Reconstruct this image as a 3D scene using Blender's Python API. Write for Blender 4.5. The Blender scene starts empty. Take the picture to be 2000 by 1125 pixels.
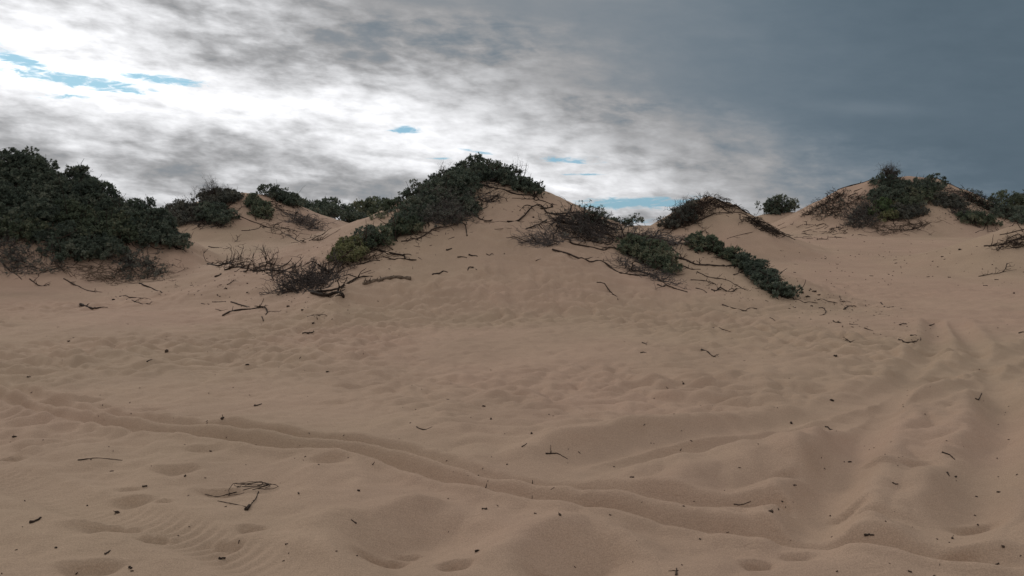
import bpy, math, random
import numpy as np

rng = np.random.default_rng(7)
random.seed(7)
SC = bpy.context.scene
COL = SC.collection

# ------------------------------------------------------------------ camera, sky, sun, exposure
F = 1664.0                      # focal length in photo pixels (2000 wide)
EYE = np.array([0.0, 0.0, 1.6])
HORIZON = 440.0
PITCH = math.atan((562.5 - HORIZON) / F)
cam_d = bpy.data.cameras.new("camera")
cam = bpy.data.objects.new("camera", cam_d)
COL.objects.link(cam)
cam.location = EYE
cam.rotation_euler = (math.pi / 2 - PITCH, 0, 0)
cam_d.sensor_width = 36.0
cam_d.lens = 36.0 * F / 2000.0
cam_d.clip_start = 0.05
cam_d.clip_end = 20000
SC.camera = cam

SC.view_settings.view_transform = 'Standard'
SC.view_settings.look = 'None'
SC.view_settings.exposure = 0.0
SC.view_settings.gamma = 1.0

SUN_AZ, SUN_EL = math.radians(-27), math.radians(24)     # behind thin cloud, ahead and to the left


def ray(px, py):
    """unit view direction(s) of photo pixels"""
    px = np.asarray(px, float); py = np.asarray(py, float)
    x = (px - 1000) / F; v = -(py - 562.5) / F
    cp, sp = math.cos(PITCH), math.sin(PITCH)
    d = np.stack([x, cp + v * sp, -sp + v * cp], -1)
    return d / np.linalg.norm(d, axis=-1, keepdims=True)


def azel(px, py):
    d = ray(px, py)
    return math.degrees(math.atan2(d[0], d[1])), math.degrees(math.asin(d[2]))


class Graph:
    def __init__(s, tree):
        s.t = tree; s.n = tree.nodes; s.l = tree.links

    def put(s, sock, v):
        if v is None: return
        if isinstance(v, (int, float)): sock.default_value = v
        elif isinstance(v, (tuple, list)): sock.default_value = v
        else: s.l.new(v, sock)

    def m(s, op, a, b=None, c=None, clamp=False):
        n = s.n.new('ShaderNodeMath'); n.operation = op; n.use_clamp = clamp
        s.put(n.inputs[0], a); s.put(n.inputs[1], b); s.put(n.inputs[2], c)
        return n.outputs[0]

    def ss(s, v, a, b, lo=0.0, hi=1.0):
        n = s.n.new('ShaderNodeMapRange'); n.interpolation_type = 'SMOOTHSTEP'
        s.put(n.inputs[0], v); s.put(n.inputs[1], a); s.put(n.inputs[2], b); s.put(n.inputs[3], lo); s.put(n.inputs[4], hi)
        return n.outputs[0]

    def xyz(s, x, y, z=0.0):
        n = s.n.new('ShaderNodeCombineXYZ')
        s.put(n.inputs[0], x); s.put(n.inputs[1], y); s.put(n.inputs[2], z)
        return n.outputs[0]

    def noise(s, vec, scale, detail=5, rough=0.55, dist=0.0, lac=2.0):
        n = s.n.new('ShaderNodeTexNoise'); n.noise_dimensions = '3D'
        s.put(n.inputs['Vector'], vec); n.inputs['Scale'].default_value = scale
        n.inputs['Detail'].default_value = detail; n.inputs['Roughness'].default_value = rough
        n.inputs['Distortion'].default_value = dist; n.inputs['Lacunarity'].default_value = lac
        return n.outputs[0]

    def mix(s, f, a, b, mode='MIX'):
        n = s.n.new('ShaderNodeMix'); n.data_type = 'RGBA'; n.blend_type = mode
        s.put(n.inputs[0], f); s.put(n.inputs[6], a); s.put(n.inputs[7], b)
        return n.outputs[2]

    def lerp(s, f, a, b):
        n = s.n.new('ShaderNodeMix'); n.data_type = 'FLOAT'
        s.put(n.inputs[0], f); s.put(n.inputs[2], a); s.put(n.inputs[3], b)
        return n.outputs[0]


def build_world():
    w = bpy.data.worlds.new("World"); SC.world = w; w.use_nodes = True
    t = w.node_tree; t.nodes.clear(); g = Graph(t)
    tc = t.nodes.new('ShaderNodeTexCoord')
    sep = t.nodes.new('ShaderNodeSeparateXYZ'); t.links.new(tc.outputs['Generated'], sep.inputs[0])
    x, y, z = sep.outputs
    az = g.m('MULTIPLY', g.m('ARCTAN2', x, y), 57.29578)
    el = g.m('MULTIPLY', g.m('ARCSINE', z), 57.29578)
    # cloud coordinates: long flat streaks that fall slightly to the right
    tilt = g.m('ADD', el, g.m('MULTIPLY', az, 0.105))
    big = g.noise(g.xyz(g.m('MULTIPLY', az, 0.055), g.m('MULTIPLY', tilt, 0.22), 3.1), 1.0, 7, 0.58, 0.35)
    mid = g.noise(g.xyz(g.m('MULTIPLY', az, 0.16), g.m('MULTIPLY', tilt, 0.62), 8.4), 1.0, 5, 0.5, 0.6)
    wisp = g.noise(g.xyz(g.m('MULTIPLY', az, 0.9), g.m('MULTIPLY', el, 3.6), 5.2), 1.0, 7, 0.62, 0.7)
    fine = g.noise(g.xyz(g.m('MULTIPLY', az, 0.50), g.m('MULTIPLY', tilt, 1.15), 1.7), 1.0, 6, 0.53, 0.15)

    def blob(px, py, sx, sy, rot=0.0):
        a0, e0 = azel(px, py); c, s_ = math.cos(rot), math.sin(rot)
        da = g.m('SUBTRACT', az, a0); de = g.m('SUBTRACT', el, e0)
        u = g.m('ADD', g.m('MULTIPLY', da, c / sx), g.m('MULTIPLY', de, s_ / sx))
        v = g.m('ADD', g.m('MULTIPLY', da, -s_ / sy), g.m('MULTIPLY', de, c / sy))
        r2 = g.m('ADD', g.m('MULTIPLY', u, u), g.m('MULTIPLY', v, v))
        return g.m('EXPONENT', g.m('MULTIPLY', r2, -1.0))

    # storm bank: everything to the upper right of a line falling from top centre-left to right
    q = g.m('ADD', g.m('ADD', az, g.m('MULTIPLY', el, 2.35)), -21.5)
    q = g.m('ADD', q, g.m('MULTIPLY', g.m('SUBTRACT', big, 0.5), 30.0))
    q = g.m('ADD', q, g.m('MULTIPLY', g.m('SUBTRACT', mid, 0.5), 20.0))
    dark = g.ss(q, -14.0, 15.0)
    L = g.lerp(dark, 0.56, 0.285)
    L = g.m('SUBTRACT', L, g.m('MULTIPLY', g.ss(az, 1.0, 30.0), 0.175))
    L = g.m('ADD', L, g.m('MULTIPLY', blob(100, 125, 12, 4.2, -0.1), 0.62))
    L = g.m('ADD', L, g.m('MULTIPLY', blob(760, 235, 13, 2.4, -0.12), 0.30))
    L = g.m('ADD', L, g.m('MULTIPLY', blob(1150, 345, 9, 1.7, -0.05), 0.18))
    L = g.m('SUBTRACT', L, g.m('MULTIPLY', blob(380, 268, 11, 0.9, -0.16), 0.26))
    L = g.m('SUBTRACT', L, g.m('MULTIPLY', blob(60, 225, 6, 0.6, -0.16), 0.30))
    L = g.m('SUBTRACT', L, g.m('MULTIPLY', blob(640, 370, 12, 1.3, -0.03), 0.28))
    L = g.m('SUBTRACT', L, g.m('MULTIPLY', blob(180, 315, 8, 0.7, -0.05), 0.16))
    L = g.m('SUBTRACT', L, g.m('MULTIPLY', blob(520, 95, 9, 2.0, 0.05), 0.20))
    L = g.m('ADD', L, g.m('MULTIPLY', blob(960, 385, 10, 1.5, 0.0), 0.16))
    amp = g.lerp(dark, 1.5, 0.06)
    n = g.m('ADD', g.m('MULTIPLY', g.m('SUBTRACT', mid, 0.5), 0.80), g.m('ADD', g.m('MULTIPLY', g.m('SUBTRACT', fine, 0.5), 0.70), g.m('MULTIPLY', g.m('SUBTRACT', wisp, 0.5), 0.20)))
    n = g.m('ADD', n, g.m('MULTIPLY', g.m('SUBTRACT', big, 0.5), 0.5))
    L = g.m('ADD', g.m('SUBTRACT', L, 0.035), g.m('MULTIPLY', n, amp))
    L = g.m('SMOOTH_MAX', L, g.lerp(dark, 0.27, 0.08), 0.38)
    L = g.m('ADD', L, g.m('MULTIPLY', blob(1700, 212, 3.4, 0.45, -0.1), 0.035))
    # overhead and behind the camera: even grey overcast
    high = g.ss(el, 16.0, 38.0)
    L = g.lerp(high, L, g.m('ADD', 0.56, g.m('MULTIPLY', g.m('SUBTRACT', big, 0.5), 0.4)))
    back = g.ss(g.m('ABSOLUTE', az), 60.0, 130.0)
    L = g.lerp(back, L, 0.54)
    L = g.m('MAXIMUM', L, 0.07)
    tint = g.mix(g.ss(L, 0.10, 0.36), (0.69, 0.99, 1.26, 1), (0.99, 0.995, 1.02, 1))
    cloud = g.mix(1.0, tint, g.xyz(L, L, L), 'MULTIPLY')
    # holes of clear sky
    sky = t.nodes.new('ShaderNodeTexSky'); sky.sky_type = 'NISHITA'; sky.sun_disc = False
    sky.sun_elevation = SUN_EL; sky.sun_rotation = SUN_AZ
    blue = g.mix(1.0, sky.outputs[0], (0.050, 0.082, 0.105, 1), 'MULTIPLY')
    blue = g.mix(0.8, blue, (0.20, 0.385, 0.555, 1))
    holes = None
    for (px, py, sx, sy, rot, a) in [(40, 118, 2.6, 0.50, -0.35, 1.0), (150, 158, 4.2, 0.42, -0.10, 1.05), (330, 157, 2.6, 0.28, -0.06, 1.1),
                                     (110, 188, 2.0, 0.20, 0.0, 0.8), (790, 254, 0.95, 0.26, 0.0, 1.05), (935, 297, 1.3, 0.12, -0.15, 0.8),
                                     (1105, 312, 2.6, 0.26, -0.02, 0.95), (1130, 341, 2.0, 0.10, 0.0, 0.7), (1240, 397, 5.2, 0.40, 0.02, 1.25),
                                     (1230, 433, 3.5, 0.28, 0.0, 0.6), (860, 310, 1.0, 0.10, 0.0, 0.7)]:
        b = g.m('MULTIPLY', blob(px, py, sx, sy, rot), a)
        holes = b if holes is None else g.m('MAXIMUM', holes, b)
    hv = g.m('ADD', holes, g.m('ADD', g.m('MULTIPLY', g.m('SUBTRACT', wisp, 0.5), 2.6), g.m('MULTIPLY', g.m('SUBTRACT', mid, 0.5), 1.2)))
    hv = g.m('MULTIPLY', g.ss(hv, 0.30, 1.05), g.ss(holes, 0.08, 0.5))
    col = g.mix(hv, cloud, blue)
    bg = t.nodes.new('ShaderNodeBackground'); t.links.new(col, bg.inputs[0]); bg.inputs[1].default_value = 1.0
    out = t.nodes.new('ShaderNodeOutputWorld'); t.links.new(bg.outputs[0], out.inputs[0])


build_world()
sun_d = bpy.data.lights.new("sun", 'SUN'); sun_d.energy = 0.72; sun_d.angle = math.radians(12); sun_d.color = (1.0, 0.95, 0.88)
sun = bpy.data.objects.new("sun", sun_d); COL.objects.link(sun)
sun.rotation_euler = (math.pi / 2 - SUN_EL, 0, math.pi - SUN_AZ)
sun.location = (-20, 40, 30)


# ------------------------------------------------------------------ materials
def material(name, rough=0.9, spec=0.1):
    m = bpy.data.materials.new(name); m.use_nodes = True
    g = Graph(m.node_tree); p = m.node_tree.nodes['Principled BSDF']
    p.inputs['Roughness'].default_value = rough
    p.inputs['Specular IOR Level'].default_value = spec
    return m, g, p


def sand_material():
    m, g, p = material("sand", 0.95, 0.08)
    tc = g.n.new('ShaderNodeTexCoord'); v = tc.outputs['Object']
    a = g.noise(v, 0.16, 3, 0.5, 0.3); b = g.noise(v, 1.6, 4, 0.6); c = g.noise(v, 150.0, 3, 0.8); e = g.noise(v, 0.75, 5, 0.65, 0.6)
    col = g.mix(g.ss(a, 0.36, 0.64), (0.410, 0.297, 0.207, 1), (0.438, 0.298, 0.217, 1))
    col = g.mix(g.m('MULTIPLY', g.ss(b, 0.4, 0.75), 0.35), col, (0.465, 0.332, 0.236, 1))
    sp = g.m('MULTIPLY', g.ss(c, 0.3, 0.7, 0.80, 1.17), g.ss(e, 0.3, 0.72, 0.93, 1.05))
    col = g.mix(1.0, col, g.xyz(sp, sp, sp), 'MULTIPLY')
    g.l.new(col, p.inputs['Base Color'])
    # wind ripples and grain
    mp = g.n.new('ShaderNodeMapping'); g.l.new(v, mp.inputs[0])
    mp.inputs['Rotation'].default_value = (0, 0, 0.12); mp.inputs['Scale'].default_value = (0.28, 1.0, 1.0)
    r = g.noise(mp.outputs[0], 26.0, 5, 0.65, 0.6); fine = g.noise(v, 120.0, 3, 0.7)
    hgt = g.m('ADD', g.m('MULTIPLY', r, 0.010), g.m('MULTIPLY', fine, 0.0022))
    bp = g.n.new('ShaderNodeBump'); bp.inputs['Strength'].default_value = 0.8; bp.inputs['Distance'].default_value = 1.0
    g.l.new(hgt, bp.inputs['Height']); g.l.new(bp.outputs[0], p.inputs['Normal'])
    return m


def leaf_material(name, c0, c1, c2):
    m, g, p = material(name, 0.62, 0.25)
    at = g.n.new('ShaderNodeAttribute'); at.attribute_name = 'tint'
    f = at.outputs['Fac']
    col = g.mix(g.ss(f, 0.0, 0.6), c0, c1)
    col = g.mix(g.ss(f, 0.72, 1.0), col, c2)
    g.l.new(col, p.inputs['Base Color'])
    tr = g.n.new('ShaderNodeBsdfTranslucent'); g.l.new(col, tr.inputs[0])
    mx = g.n.new('ShaderNodeMixShader'); mx.inputs[0].default_value = 0.22
    out = m.node_tree.nodes['Material Output']
    g.l.new(p.outputs[0], mx.inputs[1]); g.l.new(tr.outputs[0], mx.inputs[2]); g.l.new(mx.outputs[0], out.inputs[0])
    return m


def wood_material(name, c0, c1, sc=14.0):
    m, g, p = material(name, 0.9, 0.12)
    tc = g.n.new('ShaderNodeTexCoord')
    a = g.noise(tc.outputs['Object'], sc, 5, 0.65)
    oi = g.n.new('ShaderNodeObjectInfo'); k = g.ss(oi.outputs['Random'], 0.0, 1.0, 0.65, 1.25)
    col = g.mix(1.0, g.mix(g.ss(a, 0.3, 0.7), c0, c1), g.xyz(k, k, k), 'MULTIPLY')
    g.l.new(col, p.inputs['Base Color'])
    bp = g.n.new('ShaderNodeBump'); bp.inputs['Strength'].default_value = 0.5; bp.inputs['Distance'].default_value = 0.01
    g.l.new(g.noise(tc.outputs['Object'], 90.0, 3, 0.6), bp.inputs['Height']); g.l.new(bp.outputs[0], p.inputs['Normal'])
    return m


SAND = sand_material()
LEAF = {
    'dark': leaf_material("dark_leaf", (0.055, 0.073, 0.057, 1), (0.116, 0.144, 0.104, 1), (0.20, 0.21, 0.155, 1)),
    'mid': leaf_material("green_leaf", (0.062, 0.082, 0.052, 1), (0.125, 0.152, 0.096, 1), (0.23, 0.225, 0.145, 1)),
    'pale': leaf_material("yellowish_leaf", (0.10, 0.110, 0.050, 1), (0.195, 0.200, 0.092, 1), (0.26, 0.235, 0.13, 1)),
    'bright': leaf_material("fresh_leaf", (0.052, 0.080, 0.036, 1), (0.095, 0.140, 0.058, 1), (0.15, 0.19, 0.085, 1)),
    'grey': leaf_material("withered_leaf", (0.07, 0.074, 0.062, 1), (0.130, 0.132, 0.108, 1), (0.17, 0.16, 0.125, 1)),
}
BARK = wood_material("brown_bark", (0.030, 0.021, 0.016, 1), (0.075, 0.053, 0.040, 1))
GREYWOOD = wood_material("grey_wood", (0.058, 0.050, 0.046, 1), (0.16, 0.138, 0.124, 1))
DUSKWOOD = wood_material("dusky_grey_wood", (0.045, 0.038, 0.035, 1), (0.115, 0.098, 0.089, 1))
ROOTWOOD = wood_material("sandy_root", (0.07, 0.05, 0.036, 1), (0.17, 0.125, 0.09, 1))


# ------------------------------------------------------------------ noise
_perm = np.random.default_rng(3).permutation(1024)
_ang = np.random.default_rng(4).random(1024) * 2 * np.pi
_gx, _gy = np.cos(_ang), np.sin(_ang)


def perlin(x, y):
    xi = np.floor(x).astype(int); yi = np.floor(y).astype(int); xf = x - xi; yf = y - yi
    u = xf * xf * xf * (xf * (xf * 6 - 15) + 10); v = yf * yf * yf * (yf * (yf * 6 - 15) + 10)

    def gr(ix, iy, fx, fy):
        h = _perm[(_perm[ix & 1023] + iy) & 1023]
        return _gx[h] * fx + _gy[h] * fy
    a = gr(xi, yi, xf, yf); b = gr(xi + 1, yi, xf - 1, yf); c = gr(xi, yi + 1, xf, yf - 1); d = gr(xi + 1, yi + 1, xf - 1, yf - 1)
    return (a + u * (b - a)) + v * ((c + u * (d - c)) - (a + u * (b - a)))


def fbm(x, y, o=4, g=0.5):
    r = 0; a = 1.0
    for i in range(o):
        r = r + a * perlin(x * 2 ** i + 17.3 * i, y * 2 ** i - 9.1 * i); a *= g
    return r


def sstep(x, a, b):
    t = np.clip((x - a) / (b - a), 0, 1)
    return t * t * (3 - 2 * t)


# ------------------------------------------------------------------ terrain
def at(px, py, d):
    """world point of a photo pixel at ground distance d (metres along +Y)"""
    r = ray(px, py)
    return EYE + r * (d / r[1])


def ground_base(X, Y):
    R = np.hypot(X, Y)
    g = 1.25 * sstep(Y, 13.0, 42.0)
    g = g * (1 - 0.55 * sstep(R, 90, 400))
    g = g + 0.10 * fbm(X * 0.13, Y * 0.13, 2)
    g = g + 0.35 * sstep(R, 60, 110) * fbm(X * 0.03, Y * 0.03, 3)
    return g


# each dune: crest as (photo x, photo y, distance), width factor, profile power, roundness of the crest
DUNES = [
    ([(-420, 330, 25.0), (-200, 300, 25.0), (-60, 305, 25.0), (30, 318, 25), (80, 332, 25), (110, 345, 25), (170, 368, 24.8), (230, 398, 24.5), (290, 432, 24), (340, 480, 23.2), (395, 535, 22)], 1.75, 1.25, 0.35),
    ([(640, 560, 17.8), (690, 515, 18.8), (745, 470, 20), (800, 436, 21.2), (850, 395, 22.2), (890, 360, 22.8), (935, 336, 23), (985, 346, 22.8), (1030, 368, 22.4), (1062, 388, 22), (1110, 411, 21.5), (1150, 426, 21.2), (1200, 443, 20.8), (1290, 462, 20.2), (1370, 478, 19.6), (1440, 512, 18.9), (1500, 553, 18.0), (1560, 596, 16.8)], 3.0, 1.55, 0.45),
    ([(300, 425, 39), (350, 408, 39), (400, 392, 38.5), (440, 380, 38), (475, 376, 38), (515, 380, 38.5), (560, 396, 39.5), (600, 412, 41), (650, 428, 43)], 2.6, 1.5, 0.6),
    ([(560, 425, 52), (610, 418, 52), (660, 432, 54), (700, 430, 70), (740, 420, 78), (800, 425, 80)], 3.5, 1.6, 1.0),
    ([(1290, 445, 30), (1330, 415, 30), (1365, 390, 30), (1385, 384, 30), (1410, 393, 29.8), (1450, 420, 29.4), (1490, 444, 29), (1530, 462, 28.5)], 2.0, 1.35, 0.3),
    ([(1470, 430, 47), (1500, 418, 48), (1540, 414, 48), (1580, 416, 49)], 3.2, 1.5, 0.6),
    ([(1560, 425, 44), (1610, 390, 43), (1660, 364, 42.5), (1710, 350, 42), (1775, 344, 42), (1820, 348, 42), (1870, 368, 42), (1920, 395, 42.5), (1980, 425, 43), (2060, 440, 44)], 2.0, 1.4, 0.5),
    ([(1960, 462, 24.5), (2010, 436, 24.5), (2100, 415, 25), (2250, 410, 26)], 3.0, 1.5, 0.5),
    ([(1180, 446, 62), (1250, 441, 62), (1320, 440, 60)], 4.0, 1.5, 1.0),
    ([(1940, 408, 75), (2000, 398, 75), (2150, 400, 75)], 4.0, 1.5, 1.0),
]


def seg_dist(X, Y, P):
    """distance to a polyline, with the height interpolated along it"""
    best = np.full(X.shape, 1e9); bz = np.zeros(X.shape); along = np.zeros(X.shape); acc = 0.0
    side = np.zeros(X.shape)
    for a, b in zip(P[:-1], P[1:]):
        dx, dy = b[0] - a[0], b[1] - a[1]; L2 = dx * dx + dy * dy; L = math.sqrt(L2)
        t = np.clip(((X - a[0]) * dx + (Y - a[1]) * dy) / L2, 0, 1)
        ex, ey = X - a[0] - t * dx, Y - a[1] - t * dy
        d = np.hypot(ex, ey)
        k = d < best
        best = np.where(k, d, best)
        bz = np.where(k, a[2] + t * (b[2] - a[2]), bz)
        along = np.where(k, acc + t * L, along)
        side = np.where(k, np.sign(dx * ey - dy * ex), side)
        acc += L
    return best, bz, along, side


def macro(X, Y):
    g = ground_base(X, Y)
    h = g.copy()
    wob = 0.35 * fbm(X * 0.45, Y * 0.45, 3)
    for crest, k, p, r0 in DUNES:
        P = [at(*c) for c in crest]
        xs = [q[0] for q in P]; ys = [q[1] for q in P]
        pad = 14
        m = (X > min(xs) - pad) & (X < max(xs) + pad) & (Y > min(ys) - pad) & (Y < max(ys) + pad)
        if not m.any(): continue
        # smooth blend over the crest: soft minimum over nearby crest points
        best = None
        Xm, Ym, gm = X[m], Y[m], g[m]
        out = np.zeros_like(Xm)
        for a, b in zip(P[:-1], P[1:]):
            dx, dy = b[0] - a[0], b[1] - a[1]
            t = np.clip(((Xm - a[0]) * dx + (Ym - a[1]) * dy) / (dx * dx + dy * dy), 0, 1)
            d = np.hypot(Xm - a[0] - t * dx, Ym - a[1] - t * dy)
            zc = a[2] + t * (b[2] - a[2])
            H = np.maximum(zc - gm, 0.02)
            d = np.sqrt(d * d + r0 * r0) - r0
            R = np.maximum(H * k, 0.4)
            d = d * (1 + 0.35 * wob[m] * np.minimum(1, d / 1.5))
            out = np.maximum(out, H * np.clip(1 - d / R, 0, 1) ** p)
        h[m] = np.maximum(h[m], gm + out) + 0.12 * np.minimum(h[m] - gm, out)
    return h


def gpt(px, py):
    """point of the flat foreground under a pixel"""
    r = ray(px, py); t = -EYE[2] / r[2]
    q = EYE + r * t
    return np.array([q[0], q[1], 0.0])


# ruts pressed by wheels: pixels, depth, half width, berm height
RUTS = [
    ([(-150, 725), (0, 762), (130, 800), (260, 823), (400, 850), (520, 872), (640, 885), (760, 905), (880, 938), (1000, 962), (1110, 985), (1230, 1000), (1370, 1028), (1500, 1052), (1680, 1075), (1900, 1100), (2200, 1120)], 0.075, 0.085, 0.045),
    ([(-150, 700), (0, 742), (130, 780), (260, 804), (400, 828), (520, 848), (640, 862), (760, 880), (860, 903), (960, 928), (1060, 946), (1180, 955), (1290, 975), (1400, 992), (1520, 1000), (1650, 1022), (1800, 1040)], 0.050, 0.070, 0.030),
    ([(980, 925), (1060, 918), (1160, 890), (1290, 862), (1430, 842), (1540, 822), (1680, 790), (1800, 745), (1960, 700), (2150, 640)], 0.070, 0.18, 0.045),
    ([(1080, 940), (1200, 905), (1330, 890), (1480, 860), (1620, 838), (1760, 800), (1900, 760), (2100, 690)], 0.055, 0.15, 0.038),
    ([(1560, 1120), (1600, 1010), (1640, 930), (1690, 860), (1730, 800), (1790, 720), (1830, 670), (1830, 630), (1790, 600)], 0.075, 0.14, 0.040),
    ([(1830, 1090), (1900, 1000), (1930, 920), (1960, 840), (1950, 780), (1930, 720), (1890, 660), (1860, 625)], 0.075, 0.14, 0.040),
    ([(-200, 880), (0, 925), (120, 970), (230, 1005), (330, 1040), (430, 1075), (560, 1120), (700, 1180)], 0.030, 0.13, 0.025),
]
# small wind and wheel heaped ridges: pixels, height, width to camera, width away
RIDGES = [
    ([(590, 1044), (690, 1022), (780, 1002), (850, 992), (905, 1000)], 0.12, 0.28, 0.16),
    ([(680, 1075), (780, 1050), (870, 1030), (960, 1030)], -0.14, 0.26, 0.26),
    ([(920, 1104), (1000, 1074), (1080, 1046), (1150, 1030), (1210, 1040), (1260, 1062)], 0.12, 0.26, 0.17),
    ([(1010, 1118), (1100, 1095), (1190, 1085), (1250, 1092)], -0.14, 0.22, 0.22),
    ([(1250, 965), (1330, 948), (1420, 930), (1530, 905), (1640, 880)], 0.13, 0.40, 0.35),
    ([(1280, 985), (1400, 965), (1520, 945), (1600, 935)], -0.06, 0.25, 0.25),
    ([(1020, 914), (1120, 885), (1230, 862), (1360, 842), (1480, 830)], 0.12, 0.42, 0.40),
    ([(1540, 878), (1580, 868), (1640, 882), (1680, 905)], 0.05, 0.35, 0.3),
    ([(380, 830), (480, 820), (540, 835), (570, 862)], 0.08, 0.35, 0.4),
    ([(640, 858), (760, 848), (860, 838), (960, 850)], 0.05, 0.35, 0.45),
    ([(480, 1120), (600, 1085), (700, 1064)], 0.06, 0.3, 0.3),
    ([(1360, 760), (1480, 742), (1600, 720), (1700, 705)], 0.07, 0.45, 0.5),
    ([(1660, 1000), (1700, 975), (1780, 960), (1850, 950)], 0.07, 0.3, 0.3),
    ([(1500, 1072), (1600, 1060), (1700, 1036), (1800, 1048)], 0.07, 0.25, 0.3),
    ([(20, 900), (120, 878), (240, 876)], 0.05, 0.3, 0.3),
    ([(250, 925), (340, 903), (430, 910)], 0.05, 0.3, 0.3),
    ([(1850, 880), (1885, 820), (1900, 760)], 0.04, 0.3, 0.3),
    ([(560, 942), (660, 922), (740, 930)], 0.08, 0.35, 0.35),
    ([(0, 1060), (60, 1040), (130, 1015)], 0.05, 0.25, 0.3),
    ([(1500, 960), (1560, 1010), (1600, 1060)], 0.08, 0.3, 0.3),
    ([(80, 700), (200, 690), (330, 700)], 0.05, 0.5, 0.6),
    ([(480, 705), (620, 690), (760, 700)], 0.045, 0.5, 0.6),
    ([(1740, 830), (1800, 800), (1860, 770)], 0.04, 0.35, 0.3),
]
# footprints and scoops: photo x, y, half width px, half depth (m), depth (m)
DENTS = [(745, 1072, 45, .09, .05), (795, 1058, 25, .05, .03), (885, 1100, 35, .08, .05), (1085, 1107, 42, .08, .045), (260, 980, 38, .07, .04), (318, 985, 18, .05, .03),
         (430, 965, 45, .10, .04), (195, 1040, 60, .10, .05), (300, 1055, 35, .08, .035), (340, 922, 42, .12, .04), (385, 880, 34, .10, .035), (250, 955, 20, .06, .03),
         (640, 915, 40, .14, .04), (170, 1108, 70, .10, .05), (490, 1040, 28, .07, .04), (440, 1063, 36, .07, .03), (1480, 1105, 28, .07, .045), (1560, 1095, 36, .07, .03),
         (1880, 1092, 45, .08, .045), (1910, 1035, 50, .10, .045), (1540, 948, 30, .10, .03), (1720, 925, 30, .1, .03), (1800, 920, 35, .1, .03), (1670, 1010, 40, .12, .04),
         (90, 772, 60, .22, .04), (165, 772, 30, .16, .04), (200, 782, 24, .14, .03), (280, 790, 36, .18, .03), (650, 780, 40, .25, .03), (690, 745, 40, .25, .03), (1620, 770, 40, .25, .035),
         (1690, 740, 30, .22, .04), (1830, 690, 24, .3, .05), (1845, 715, 24, .28, .05), (1850, 740, 26, .25, .05), (1900, 690, 30, .3, .045), (1930, 720, 30, .3, .045), (15, 878, 26, .07, .05)]


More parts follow.
